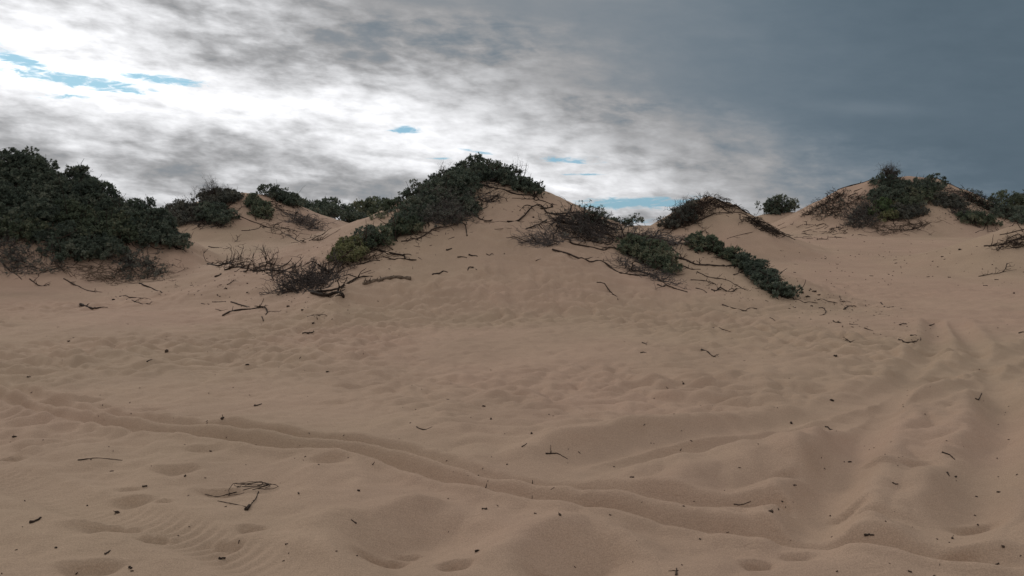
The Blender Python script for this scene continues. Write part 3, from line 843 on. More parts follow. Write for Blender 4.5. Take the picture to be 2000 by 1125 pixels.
shrub("far rounded green thicket in the saddle behind the middle dune", None, 1.1, leaf='mid', size=.2, nleaf=8, group=G_B, extra=[(705, 430, 76), (720, 424, 76), (742, 419, 78), (765, 417, 80), (790, 420, 80), (740, 430, 76), (770, 430, 77)])
brush("flat pile of broken brush on the right face of the far left dune", [(562, 418), (580, 420), (622, 445), (610, 452), (580, 438)], 90, 1.0, .011, .35, (.5, -.4, 0), side=3)
scatter("one of the dark sticks scattered just under the crest of the far left dune", [(480, 380), (560, 400), (580, 420), (540, 415), (470, 386)], 26, .7, .013, (.7, -.2, 0), "sticks under the crest of the far left dune")
scatter("one of the thin sticks trailing down the sand of the far left dune", [(500, 435), (550, 440), (630, 470), (600, 478), (540, 460)], 34, .8, .009, (.7, -.4, 0), "sticks trailing down the far left dune")
brush("grey twigs under the low green shrub of the far left dune", [(380, 432), (440, 440), (430, 446), (385, 444)], 40, .7, .008, .25, (.2, -.5, 0), side=2)
G_BR = "branches on the far left dune"
stick("long dark root winding down the face of the far left dune", [(437, 393), (440, 402), (448, 409), (462, 414), (465, 421), (485, 430), (505, 437), (528, 446), (550, 454), (590, 475)], .030, .012, twigs=8, tl=.5, group=G_BR)
stick("dark stick pointing left below the winding root of the far left dune", [(472, 451), (488, 450), (505, 446), (510, 440)], .022, twigs=2, tl=.3, group=G_BR)
stick("branch forking right from the top of the winding root of the far left dune", [(462, 414), (470, 406), (480, 404), (496, 406)], .018, twigs=3, tl=.4, group=G_BR)
stick("thick short branch high on the sand under the crest of the far left dune", [(522, 395), (535, 400), (545, 403)], .03, twigs=2, tl=.3, group=G_BR)
stick("small dark log end in the sand below the far left dune", [(408, 482), (416, 484), (428, 484)], .025, .015, twigs=2, tl=.2, group=G_BR)
stick("small forked twig standing in the sand below the far left dune", [(458, 473), (464, 468), (462, 459)], .012, twigs=4, tl=.35, group=G_BR)

# ---- valley between
G_V = "dead wood lying in the left valley"
brush("spiky pile of dead branches in the left valley", [(410, 512), (450, 512), (500, 522), (560, 532), (540, 540), (480, 534), (430, 526)], 50, .75, .008, .38, (.5, -.1, .15), side=3, stems=6, mat=BARK, up=.05)
stick("long bent branch on the front of the spiky pile in the left valley", [(439, 528), (465, 522), (499, 530), (527, 528), (562, 531), (568, 541), (550, 543)], .024, .010, twigs=6, tl=.3, group=G_V)
stick("dark knobbly branch at the left end of the spiky pile", [(407, 516), (425, 520), (442, 514), (456, 517)], .028, .014, twigs=7, tl=.35, group=G_V)
stick("thin pale stick behind the spiky pile", [(505, 516), (527, 516), (549, 519)], .016, twigs=3, group=G_V)
stick("dark chunk of wood below the spiky pile", [(420, 541), (427, 539), (433, 535)], .028, .018, group=G_V, name='wood_chunk', cat='wood chunk')
bare_bush("small thorny twig cluster standing behind the spiky pile", 522, 512, .55, .8, .010, n=4, group=G_V, gens=3)
stick("little forked twig standing left of the dead grey bush", [(444, 556), (452, 552), (456, 547)], .010, twigs=4, tl=.2, group=G_V)
brush("big tangled dead grey bush lying at the left foot of the middle dune", [(545, 570), (560, 553), (600, 535), (650, 525), (672, 530), (660, 552), (620, 568), (580, 578)], 125, .60, .0085, .42, (-.35, -.2, .25), side=5, stems=10, mat=DUSKWOOD, wig=.62, up=.05, name='dead_shrub', cat='dead shrub')
stick("thick curved stem of the dead grey bush with a broken end", [(608, 572), (638, 577), (650, 574), (659, 572), (668, 575), (671, 581)], .034, .026, lifts=[0, .05, .08, .1, .06, .0], twigs=6, tl=.35, group=G_V)
stick("long bare limb reaching up right from the dead grey bush", [(612, 570), (640, 568), (664, 562), (684, 550), (704, 541), (727, 540)], .024, .011, lifts=[0, .08, .1, .05, .02, 0], twigs=6, tl=.3, group=G_V)
stick("long crooked branch with legs lying before the dead grey bush", [(434, 617), (448, 610), (471, 605), (496, 603), (510, 599), (519, 602), (522, 608), (519, 615)], .017, .010, lifts=[0, 0, .05, .06, .07, .06, .03, 0], twigs=6, tl=.18, group=G_V)
stick("straight stick just behind the long crooked branch", [(451, 590), (471, 596), (487, 600)], .016, .010, twigs=1, group=G_V)
stick("thin wavy twig at the right tip of the long crooked branch", [(522, 610), (533, 608), (548, 608)], .007, group=G_V, twigs=1)
stick("short dark stick left of the long crooked branch", [(414, 590), (426, 590), (440, 589)], .011, .006, group=G_V)
stick("faint curved stick left of the long crooked branch, nearer", [(421, 604), (433, 607), (445, 604)], .008, group=G_V, mat=ROOTWOOD)
stick("short twig pointing at the viewer below the long crooked branch", [(511, 619), (513, 623), (515, 628)], .011, group=G_V)
stick("thin bowed stick right of the long crooked branch", [(600, 619), (612, 616), (625, 615), (639, 617)], .009, group=G_V, twigs=1)
stick("short thick stick with an upright spur on the open sand below the dead grey bush", [(591, 651), (601, 651), (612, 649)], .014, .010, twigs=2, tl=.1, group=G_V)

# ---- middle dune
G_C = "shrubs on the middle dune"
shrub("dark leafy shrub crowning the peak of the middle dune", [(885, 362), (910, 348), (935, 338), (985, 348), (985, 356), (930, 352), (905, 372), (890, 380)], .24, leaf='dark', group=G_C, extra=[(905, 340, 23.2), (930, 328, 23.2), (955, 330, 23.2), (975, 336, 23.2)])
shrub("dark shrub running down the right crest of the middle dune", [(985, 350), (1015, 362), (1045, 380), (1040, 382), (1005, 366), (970, 356)], .20, leaf='dark', group=G_C, extra=[(1000, 346, 22.9), (1025, 360, 22.6), (1045, 374, 22.3)])
shrub("thick dark shrub high on the left crest of the middle dune", [(838, 400), (870, 378), (900, 360), (915, 375), (880, 395), (850, 408)], .33, leaf='dark', group=G_C, extra=[(850, 375, 22.6), (870, 362, 22.8)])
shrub("tall dark shrub standing out on the left shoulder of the middle dune", [(790, 432), (815, 418), (840, 402), (850, 412), (820, 432), (795, 442)], .35, leaf='dark', group=G_C, extra=[(820, 385, 22.0), (808, 402, 21.8)])
shrub("small green bush at the right end of the grey brush on the middle dune", [(905, 398), (920, 400), (928, 415), (915, 420), (903, 412)], .20, leaf='dark', group=G_C)
shrub("mid green shrub below the left shoulder of the middle dune", [(725, 482), (760, 462), (795, 440), (810, 445), (770, 470), (735, 488)], .30, leaf='mid', group=G_C, extra=[(745, 440, 21), (770, 425, 21.5)])
shrub("olive bush on the sand under the left shoulder of the middle dune", [(765, 450), (805, 442), (808, 452), (780, 462)], .22, leaf='mid', dens=.8, group=G_C)
shrub("yellowish green shrub lowest on the left slope of the middle dune", [(660, 508), (690, 486), (720, 475), (725, 486), (690, 508), (668, 518)], .20, leaf='pale', group=G_C)
shrub("dark green shrub between the yellowish one and the mid green one on the middle dune", [(690, 486), (720, 462), (745, 460), (740, 478), (715, 488)], .25, leaf='dark', group=G_C)
brush("grey leafless brush hanging under the shrubs on the left of the middle dune", [(830, 405), (870, 395), (905, 395), (915, 420), (885, 440), (840, 436)], 260, .55, .006, .42, (-.1, -.4, .25), side=4, leaves=500, leaf='grey')
brush("dry brown litter and twigs under the yellowish shrub of the middle dune", [(680, 512), (720, 492), (745, 485), (730, 500), (690, 524)], 60, .4, .006, .12, (.3, -.4, 0), side=2, mat=ROOTWOOD)
brush("low snarl of twigs on the sand just below the crown of the middle dune", [(925, 352), (960, 356), (975, 395), (950, 405), (915, 390)], 60, .55, .006, .20, (.3, -.5, .1), side=3, stems=4)
scatter("one of the thin dry twigs trailing under the grey brush of the middle dune", [(800, 450), (840, 440), (848, 460), (795, 470)], 24, .5, .005, (-.4, -.5, 0), "twigs under the grey brush of the middle dune")
bare_bush("thin bare twigs sticking up from the right crest of the middle dune", 1005, 350, .8, .7, .008, n=3, lean=(.5, 0), gens=3, depth=22.8)
bare_bush("thin bare twigs sticking out left of the crown of the middle dune", 872, 372, .7, .6, .008, n=3, lean=(-.5, 0), gens=3, depth=22.8)
G_CR = "branches on the face of the middle dune"
stick("long winding branch crossing the face of the middle dune just below the crown", [(910, 378), (920, 368), (940, 362), (962, 367), (990, 373), (1010, 380), (1041, 383), (1044, 391), (1060, 393), (1078, 401), (1074, 406), (1055, 408)], .026, .014, twigs=10, tl=.35, group=G_CR)
stick("zigzag branch from the dune face out to the right twig thicket", [(990, 433), (1010, 432), (1025, 420), (1040, 404), (1057, 401), (1070, 416), (1100, 417), (1130, 414), (1150, 419)], .020, .016, lifts=[0, 0, .1, .15, .12, .03, .03, .02, 0], twigs=5, group=G_CR)
stick("short arched prong forking left from the zigzag branch", [(1041, 404), (1027, 401), (1015, 412)], .016, .010, lifts=[.12, .1, 0], group=G_CR)
stick("knuckled branch in the shape of a roof below the zigzag branch", [(1027, 448), (1040, 443), (1050, 439), (1061, 448)], .016, .009, lifts=[0, .05, .1, 0], group=G_CR)
stick("faint bowed root rising right from the roof shaped branch", [(1050, 440), (1065, 431), (1080, 426), (1097, 424)], .013, mat=ROOTWOOD, group=G_CR)
stick("wavy dark branch in the twig snarl below the crown of the middle dune", [(910, 383), (915, 391), (935, 386), (943, 393), (955, 391), (973, 381)], .022, .012, lifts=[.05, .08, .05, .08, .05, 0], twigs=9, tl=.3, group=G_CR)
stick("long arching branch under the grey brush with its end stuck in the sand", [(785, 472), (815, 467), (838, 454), (850, 446), (877, 442), (900, 435), (909, 442), (912, 461)], .020, .014, lifts=[0, 0, .02, .06, .08, .15, .12, 0], twigs=5, group=G_CR)
stick("dark stem coming down from the tall shrub of the left shoulder", [(820, 405), (828, 420), (838, 441)], .02, .015, lifts=[.3, .25, .03], twigs=4, group=G_CR)
stick("low dark root along the foot of the small green bush on the middle dune", [(930, 418), (936, 427), (948, 431), (960, 431)], .02, .012, twigs=4, tl=.15, group=G_CR)
stick("thin pale root lying level across the middle dune face", [(945, 433), (965, 434), (992, 434), (1024, 433)], .010, mat=ROOTWOOD, group=G_CR)
stick("faint short root on the sand below the level pale root", [(966, 448), (982, 447), (1000, 446)], .009, mat=ROOTWOOD, group=G_CR)
stick("short level root under the right crest shrub of the middle dune", [(1000, 387), (1022, 388), (1044, 390)], .012, mat=ROOTWOOD, twigs=2, group=G_CR)
stick("thick dark branch over the lower left sand of the middle dune", [(677, 517), (690, 505), (710, 493), (727, 486), (747, 491), (770, 496), (789, 500), (791, 506), (812, 508)], .028, .014, lifts=[.05, .08, .1, .12, .06, .03, .02, 0, 0], twigs=5, tl=.25, group=G_CR)
stick("second prong under the thick dark branch on the lower left sand", [(748, 502), (760, 505), (772, 507), (792, 505)], .018, .012, twigs=2, tl=.15, group=G_CR)
stick("low dark branch left of and below the thick dark branch", [(680, 521), (705, 516), (722, 511), (742, 509)], .020, .011, twigs=5, tl=.2, group=G_CR)
stick("half buried hairy root log on the left foot of the middle dune", [(709, 556), (722, 553), (740, 549), (760, 544), (778, 543), (801, 546)], .030, .045, mat=ROOTWOOD, twigs=34, tl=.10, group=G_CR, name='root_log')
stick("dark knotted stick on the lower middle dune face", [(844, 537), (852, 535), (860, 534), (866, 530), (874, 532)], .021, .013, twigs=3, tl=.1, group=G_CR)
stick("small hooped twig stuck in the sand right of the knotted stick", [(913, 528), (917, 522), (924, 523), (931, 527)], .013, .011, lifts=[0, .05, .05, 0], twigs=2, tl=.07, group=G_CR)
stick("dark flat chunk of bark high on the bare middle dune face", [(872, 489), (877, 488), (882, 486)], .022, .018, group=G_CR, name='wood_chunk', cat='wood chunk', sides=7)
stick("dark split chunk right of the bark chunk on the middle dune face", [(916, 498), (923, 500), (932, 501)], .020, .014, twigs=1, tl=.06, group=G_CR, name='wood_chunk', cat='wood chunk', sides=7)
stick("faint pale chunk half sunk left of the split chunk", [(894, 503), (902, 502), (912, 504)], .018, .012, mat=ROOTWOOD, group=G_CR, name='wood_chunk', cat='wood chunk')
stick("curled thin twig right of the split chunk", [(950, 496), (956, 499), (961, 495), (964, 498)], .010, group=G_CR)
stick("short stick alone on the sand under the right twig thicket", [(1046, 510), (1051, 508), (1056, 506)], .012, group=G_CR)

# ---- right spur of the middle dune
brush("wide thicket of bare grey twigs on the right crest of the middle dune", [(1090, 432), (1130, 424), (1165, 430), (1215, 448), (1230, 470), (1190, 475), (1130, 470), (1085, 462)], 165, .8, .0065, .34, (-.35, -.35, .1), side=4, stems=12, up=.02, leaves=40)
brush("dark roots draped down from the crest above the right twig thicket", [(1085, 425), (1150, 425), (1170, 440), (1120, 450), (1080, 440)], 34, 1.5, .010, .10, (.55, -.75, -.1), side=2, stems=12, mat=BARK, wig=.45)
brush("low sprawl of thin twigs reaching left on the bare middle dune face", [(1040, 470), (1070, 465), (1110, 468), (1090, 482), (1040, 478)], 60, .8, .006, .18, (-.9, -.25, .05), side=3, stems=4)
brush("dark stiff twigs standing on the ridge right of the zigzag branch", [(1140, 424), (1165, 428), (1180, 438), (1160, 440)], 46, .5, .008, .28, (.2, .1, .7), side=3, stems=5, mat=BARK, leaves=120, leaf='dark')
brush("long mat of dead branches along the spur right of the twig thicket", [(1200, 448), (1260, 462), (1320, 474), (1310, 482), (1240, 474)], 80, .8, .008, .15, (.7, -.2, 0), side=2, stems=6)
brush("tangled dry roots hanging below the green shrub of the right spur", [(1200, 500), (1240, 520), (1300, 545), (1320, 560), (1270, 545), (1215, 525)], 80, .6, .006, .15, (.4, -.5, 0), side=3, stems=4)
G_S = "shrubs along the right spur of the middle dune"
shrub("bushy grey green shrub on the front of the right spur", [(1212, 484), (1238, 480), (1278, 494), (1304, 514), (1314, 534), (1290, 530), (1245, 508)], .23, leaf='mid', group=G_S)
shrub("low green shrub at the top of the shrub row on the right spur", [(1340, 477), (1365, 476), (1395, 486), (1390, 492), (1355, 486)], .17, leaf='mid', group=G_S)
shrub("narrow green shrub second from the top of the row on the right spur", [(1390, 486), (1420, 496), (1452, 515), (1445, 519), (1410, 502)], .15, dens=.8, leaf='mid', group=G_S)
shrub("fullest green shrub in the lower part of the row on the right spur", [(1452, 520), (1480, 528), (1512, 552), (1500, 560), (1475, 548), (1455, 532)], .22, dens=.85, leaf='dark', group=G_S)
shrub("dark pointed shrub at the low end of the row on the right spur", [(1495, 556), (1520, 566), (1545, 584), (1530, 584), (1505, 572)], .16, dens=.85, leaf='dark', group=G_S)
G_SR = "branches on the right spur"
stick("longest single root winding down right across the front of the middle dune", [(1079, 488), (1109, 496), (1131, 505), (1152, 512), (1180, 513), (1201, 529), (1220, 535), (1259, 539), (1269, 535), (1281, 541), (1301, 556), (1323, 565), (1342, 571)], .021, .012, twigs=4, tl=.2, group=G_SR)
stick("looping branch along the lower edge of the twig thicket", [(1114, 467), (1118, 476), (1152, 482), (1180, 489), (1186, 485), (1194, 483), (1214, 490), (1240, 503)], .018, .014, lifts=[.1, .03, .05, .0, .06, .1, .06, 0], twigs=8, tl=.3, group=G_SR)
stick("dark upright crook inside the twig thicket", [(1145, 447), (1148, 458), (1146, 465), (1160, 472), (1176, 476)], .016, lifts=[.12, .1, .05, .05, 0], twigs=5, group=G_SR)
stick("dark root line along the top of the right spur", [(1225, 455), (1259, 463), (1291, 468), (1323, 476), (1340, 480)], .026, .014, twigs=8, tl=.3, group=G_SR)
stick("long twisted root from the bushy spur shrub to the fullest shrub of the row", [(1298, 491), (1316, 501), (1339, 508), (1360, 517), (1383, 518), (1413, 520), (1436, 520), (1458, 524)], .022, .018, twigs=10, tl=.2, group=G_SR)
stick("short branch with a raised elbow under the long twisted root", [(1321, 525), (1335, 520), (1349, 526), (1368, 526)], .015, lifts=[0, .06, 0, 0], twigs=2, group=G_SR)
stick("looped twig cluster on the pale sand of the right spur", [(1358, 494), (1362, 490), (1375, 489), (1390, 491), (1404, 501)], .016, .009, lifts=[0, .06, .04, .04, 0], twigs=8, tl=.2, group=G_SR)
stick("thin long stick running down to the fullest shrub on the right spur", [(1362, 531), (1383, 541), (1416, 546), (1432, 554), (1455, 566)], .012, .008, twigs=5, tl=.25, group=G_SR)
stick("straight stick lying left below the thin long stick on the right spur", [(1349, 547), (1379, 549), (1399, 556)], .014, .008, twigs=2, group=G_SR)
stick("short bent stick low on the right spur", [(1359, 563), (1374, 567), (1380, 572)], .014, group=G_SR)
stick("lumpy crooked branch low on the right spur", [(1390, 566), (1399, 568), (1407, 562), (1418, 568), (1429, 570), (1439, 564)], .015, .010, lifts=[0, 0, .06, .02, 0, .03], twigs=7, tl=.15, group=G_SR)
stick("stubby root at the foot of the bushy spur shrub", [(1284, 556), (1294, 560), (1302, 557)], .016, twigs=3, tl=.12, group=G_SR)
stick("slim dark wand lying diagonally on the bare sand below the longest root", [(1166, 552), (1177, 553), (1187, 564), (1197, 575), (1207, 586)], .014, .008, twigs=1, group=G_SR)
stick("long thin wire like root on the sand below the right spur", [(1411, 595), (1436, 603), (1457, 607), (1464, 602), (1478, 603)], .010, .008, group=G_SR)
stick("thin root running out right from the pointed shrub", [(1549, 585), (1570, 591), (1580, 590), (1598, 592)], .010, .006, twigs=2, tl=.1, group=G_SR)

# ---- small peaked dune right of centre
G_M = "brush on the small peaked dune"
shrub("dark ragged shrub over the left side of the small peaked dune", [(1300, 446), (1325, 428), (1352, 406), (1362, 408), (1345, 430), (1320, 446)], .24, leaf='grey', dens=.7, size=.07, nleaf=8, group=G_M)
brush("dark dead brush mixed into the left side of the small peaked dune", [(1290, 448), (1330, 420), (1370, 392), (1385, 395), (1375, 425), (1340, 446)], 150, .7, .009, .36, (-.25, -.3, .35), side=4, mat=BARK)
brush("flat dead branches capping the top of the small peaked dune", [(1370, 390), (1395, 388), (1425, 402), (1400, 408), (1375, 402)], 40, .9, .012, .12, (.8, -.1, 0), side=2, mat=BARK)
brush("trail of dead roots down the right edge of the small peaked dune", [(1440, 415), (1470, 430), (1510, 452), (1490, 454), (1455, 432)], 60, .8, .010, .12, (.7, -.4, 0), side=2, mat=BARK)
stick("hooked branch rising off the top of the small peaked dune", [(1345, 400), (1351, 390), (1353, 378), (1362, 384), (1366, 392)], .022, .014, lifts=[0, .2, .3, .25, .05], twigs=4, tl=.4, group=G_M)
stick("thick bare branch sticking out over the right crest of the small peaked dune", [(1383, 384), (1402, 391), (1425, 401), (1437, 402), (1449, 410), (1459, 417)], .034, .022, lifts=[0, 0, .1, .3, .3, .1], twigs=3, tl=.5, group=G_M)
stick("curved root line across the sandy front of the small peaked dune", [(1365, 431), (1390, 420), (1418, 416), (1446, 416), (1464, 424), (1485, 440), (1512, 452)], .024, .015, twigs=6, tl=.35, group=G_M)
stick("low root at the front foot of the small peaked dune", [(1420, 467), (1445, 459), (1471, 453)], .014, mat=ROOTWOOD, twigs=2, group=G_M)
stick("hooked stick behind the top shrub of the spur row", [(1365, 456), (1377, 451), (1383, 462)], .018, lifts=[0, .1, 0], twigs=2, group=G_M)
bare_bush("thin bare twigs leaning left off the small peaked dune", 1335, 418, .9, .5, .010, n=3, lean=(-.6, 0), gens=3, group=G_M)

# ---- far things
shrub("round lone shrub on the skyline between the small peaked dune and the right dune", None, .40, leaf='dark', size=.12, nleaf=8, extra=[(1520, 396, 48), (1530, 402, 48), (1506, 406, 48), (1546, 408, 48), (1496, 410, 48)], flat=.9)
shrub("distant dark bushes seen in the gap right of the middle dune", None, .55, leaf='dark', size=.15, nleaf=7, extra=[(1241, 436, 62), (1225, 441, 62), (1208, 441, 62), (1195, 441, 62)])
shrub("distant green thicket on the skyline at the right edge of the view", None, 1.0, leaf='mid', size=.18, nleaf=7, extra=[(1965, 406, 75), (1985, 400, 75), (2010, 402, 75), (2040, 402, 76)])

# ---- right dune
G_R = "shrubs on the large right dune"
K = dict(size=.075, nleaf=8, dens=.8, group=G_R)
bare_bush("dark bare bush standing up on the left of the right dune top", 1735, 356, 1.15, .45, .018, n=15, gens=4, group=G_R)
shrub("dark ragged bush below the bare bush on the right dune top", [(1715, 360), (1758, 357), (1760, 372), (1725, 376)], .32, leaf='dark', extra=[(1735, 346, 42)], **K)
shrub("broad dark green shrub over the middle of the right dune", [(1765, 368), (1800, 360), (1822, 364), (1826, 378), (1790, 386), (1760, 384)], .38, leaf='dark', **K)
shrub("rounded mid green shrub bulging from the centre face of the right dune", [(1765, 388), (1812, 382), (1820, 396), (1790, 406), (1765, 404)], .38, leaf='mid', **K)
shrub("bright green bush at the lower left of the right dune shrubs", [(1712, 402), (1730, 398), (1742, 408), (1735, 418), (1715, 418)], .34, leaf='bright', **K)
shrub("dark shrub between the bright bush and the right dune top", [(1706, 382), (1745, 378), (1748, 394), (1715, 396), (1702, 392)], .32, leaf='dark', **K)
shrub("low grey green shrub at the foot of the right dune centre", [(1745, 414), (1795, 412), (1805, 420), (1775, 430), (1748, 430)], .28, leaf='grey', **K)
shrub("small yellowish tuft at the foot of the right dune under the bright bush", [(1722, 424), (1740, 422), (1742, 432), (1728, 434)], .26, leaf='pale', **K)
shrub("dull shrub trailing down the right face of the right dune", [(1832, 388), (1868, 396), (1882, 412), (1850, 408), (1832, 400)], .24, leaf='grey', **K)
shrub("low green shrub at the right foot of the right dune", [(1880, 425), (1920, 428), (1945, 440), (1900, 440)], .34, leaf='mid', **K)
shrub("dark shrub mass on the far right slope of the right dune", [(1945, 410), (1975, 420), (2020, 430), (2010, 438), (1955, 428)], .42, leaf='dark', **K)
brush("reddish dark dead brush on the left face of the right dune", [(1590, 412), (1640, 390), (1680, 380), (1690, 395), (1640, 420), (1595, 425)], 105, .9, .009, .36, (-.4, -.4, .1), side=3, mat=BARK, leaves=120)
brush("dead brush along the left skyline of the right dune", [(1570, 424), (1600, 402), (1640, 378), (1650, 382), (1610, 404), (1585, 422)], 90, .7, .010, .40, (-.4, 0, .3), side=3, mat=BARK)
brush("dark grey dead brush hanging left of the bright bush on the right dune", [(1655, 425), (1690, 400), (1705, 405), (1705, 440), (1670, 452)], 210, .8, .009, .45, (-.2, -.5, .1), side=4, leaves=260)
brush("fringe of roots along the foot of the right dune", [(1700, 440), (1760, 440), (1830, 432), (1800, 446), (1720, 458)], 90, 1.0, .008, .14, (-.5, -.5, 0), side=2, mat=ROOTWOOD)
brush("dark dead brush along the right skyline of the right dune", [(1875, 372), (1920, 396), (1945, 412), (1930, 415), (1890, 392)], 120, .8, .010, .42, (.4, -.1, .25), side=3, mat=BARK, leaves=200, leaf='dark')
brush("thin grey roots over the sand right of the broad shrub on the right dune", [(1835, 362), (1880, 376), (1900, 400), (1865, 392), (1835, 378)], 50, .9, .008, .12, (.6, -.4, 0), side=2)
brush("withered brush trailing down right of the grey green shrub on the right dune", [(1855, 410), (1910, 420), (1920, 430), (1870, 425)], 90, .8, .009, .25, (.5, -.4, 0), side=3, leaves=150)
scatter("one of the dead sticks strewn on the sand left of the right dune", [(1490, 447), (1560, 434), (1620, 440), (1690, 460), (1600, 470), (1520, 462)], 60, .55, .012, (.6, -.3, 0), "sticks strewn left of the right dune")
G_RR = "branches on and around the right dune"
stick("dark branch along the left crest of the right dune", [(1635, 372), (1655, 364), (1680, 358), (1714, 353)], .034, .022, twigs=6, tl=.5, group=G_RR)
stick("short dark root step high on the left sand face of the right dune", [(1668, 374), (1676, 371), (1683, 368)], .03, twigs=1, tl=.2, group=G_RR)
stick("second dark root step just below the first on the right dune", [(1656, 385), (1666, 380), (1676, 377)], .03, twigs=1, tl=.2, group=G_RR)
stick("arched root over the right shoulder of the right dune top", [(1825, 349), (1835, 350), (1848, 358), (1862, 363), (1880, 372)], .034, .02, twigs=3, tl=.4, group=G_RR)
stick("bowed long branch at the foot of the right dune centre", [(1735, 448), (1765, 450), (1790, 446), (1812, 436)], .026, .015, twigs=4, tl=.3, group=G_RR)
stick("crooked dark branch on the mound at the right edge of the view", [(1922, 481), (1940, 480), (1959, 478), (1980, 470), (2004, 461)], .022, .03, twigs=10, tl=.3, group=G_RR)
stick("thin branch higher on the mound at the right edge of the view", [(1953, 459), (1970, 456), (1985, 452), (2004, 448)], .016, .02, twigs=3, tl=.2, group=G_RR)
stick("wavy stick left of the mound at the right edge of the view", [(1905, 455), (1919, 450), (1930, 452), (1945, 452)], .014, twigs=2, group=G_RR)
stick("low twig bundle with one upright green tipped stalk, at the right edge sand", [(1912, 540), (1932, 536), (1950, 534), (1962, 528), (1967, 514)], .012, .009, lifts=[0, 0, 0, .05, .3], twigs=9, tl=.3, group=G_RR)
brush("loose dead twigs on the mound at the right edge of the view", [(1930, 478), (1970, 470), (2010, 455), (2010, 485), (1960, 485)], 40, .6, .008, .12, (-.6, -.3, 0), side=2, stems=4, mat=BARK)

# ---- sticks on the open sand to the right
G_O = "small sticks on the open sand"
for lab, pix, r, tw in [
    ("thin straight stick right of the pointed shrub tip", [(1597, 586), (1615, 588), (1636, 592)], .010, 1),
    ("hook shaped twig curled like a question mark", [(1600, 602), (1608, 602), (1613, 608), (1610, 614), (1601, 616)], .012, 0),
    ("dark knobbly stick with a raised stump end near the hook shaped twig", [(1648, 605), (1654, 601), (1660, 598), (1672, 598)], .018, 4),
    ("long straight stick behind the knobbly stick", [(1640, 588), (1659, 590), (1686, 596)], .009, 1),
    ("bent stick like an elbow at the right of the scattered sticks", [(1720, 591), (1727, 599), (1735, 601), (1745, 599)], .012, 1),
    ("tiny upright twig behind the knobbly stick", [(1640, 578), (1642, 584), (1650, 590)], .008, 1),
    ("fine straight straw on the sand below the right spur", [(1392, 640), (1410, 643), (1427, 648)], .008, 0),
    ("bent brown stick on the open sand below the fine straw", [(1370, 683), (1382, 687), (1389, 694), (1398, 697)], .010, 1),
    ("tiny crossed twigs on the open sand left of the bent brown stick", [(1254, 669), (1259, 671), (1263, 674)], .008, 3),
    ("tiny level stick just below the tiny crossed twigs", [(1251, 689), (1257, 688), (1263, 689)], .008, 0),
    ("short dark twig below the scattered sticks", [(1504, 621), (1509, 623), (1514, 627)], .010, 0),
    ("smile shaped bent twig far right on the open sand", [(1756, 663), (1764, 667), (1772, 669), (1790, 667), (1798, 664), (1798, 660)], .010, 1),
    ("little dark stick just above the smile shaped twig", [(1779, 655), (1785, 655), (1790, 656)], .010, 0),
    ("small branched twig standing on the sand below the knobbly stick", [(1652, 662), (1658, 666), (1662, 669)], .008, 4),
    ("short dark stick with a lump, second below the knobbly stick", [(1687, 641), (1696, 644), (1705, 646)], .011, 0),
    ("short level stick under the knobbly stick", [(1659, 633), (1667, 634), (1675, 634)], .009, 0),
    ("dark crumpled twig left of the short level stick", [(1627, 627), (1632, 630), (1640, 629)], .012, 3),
    ("dark curled twig above the track corner at right", [(1757, 635), (1764, 632), (1770, 634)], .012, 2),
    ("small dark twig near the start of the right wheel ruts", [(1815, 636), (1820, 635), (1825, 632)], .011, 0),
    ("v shaped upright twig beside the right wheel ruts", [(1905, 779), (1911, 781), (1914, 776), (1917, 768)], .007, 0),
    ("dark bent stick on the broad rut near the right", [(1612, 834), (1620, 838), (1633, 842)], .007, 0),
    ("short forked stick near the right edge of the foreground", [(1841, 884), (1850, 887), (1857, 890), (1865, 898)], .006, 0),
    ("level stub of stick low in the right foreground", [(1689, 1046), (1698, 1045), (1708, 1046)], .007, 0),
    ("fine bowed straw in the hollow of the right foreground", [(1433, 985), (1444, 986), (1455, 984), (1467, 979)], .004, 0),
    ("bowed dark stick on the rut bank in the middle foreground", [(1066, 886), (1078, 886), (1089, 886), (1099, 891), (1109, 897)], .006, 1),
    ("tiny slanted twig above the bowed dark stick", [(1019, 873), (1024, 870), (1029, 866)], .005, 0),
    ("smile shaped dark twig in the middle of the open sand", [(814, 834), (821, 838), (832, 839), (844, 834)], .006, 0),
    ("short fat stick on the left open sand", [(496, 793), (503, 792), (511, 789)], .010, 0),
    ("slanted thin stick on the left open sand behind the short fat stick", [(286, 707), (291, 704), (297, 702)], .007, 0),
    ("dark stubby stick in the lower left foreground", [(60, 1022), (67, 1019), (74, 1016), (81, 1011)], .011, 0),
    ("small blunt twig at the bottom left", [(206, 1083), (210, 1080), (214, 1076)], .007, 1),
    ("upright peg of wood at the bottom edge right of centre", [(1321, 1124), (1322, 1118), (1322, 1110)], .006, 2),
    ("curved thin crack mark in the sand left of the twig wreath", [(152, 899), (175, 896), (205, 896), (240, 899)], .005, 0),  # dark rod laid on the sand in place of a crack line
    ("stick at the right edge of the open sand", [(1990, 651), (1996, 649), (2004, 649)], .012, 0),
    ("short blunt twig in the right foreground hollow", [(1743, 943), (1748, 946), (1753, 945)], .006, 1),
    ("little dark peg below the short forked stick", [(1850, 923), (1852, 927), (1854, 930)], .007, 0),
]:
    stick(lab, pix, r, twigs=tw, tl=.09, name='twig', cat='twig', group=G_O, wig=.0015, sides=5)


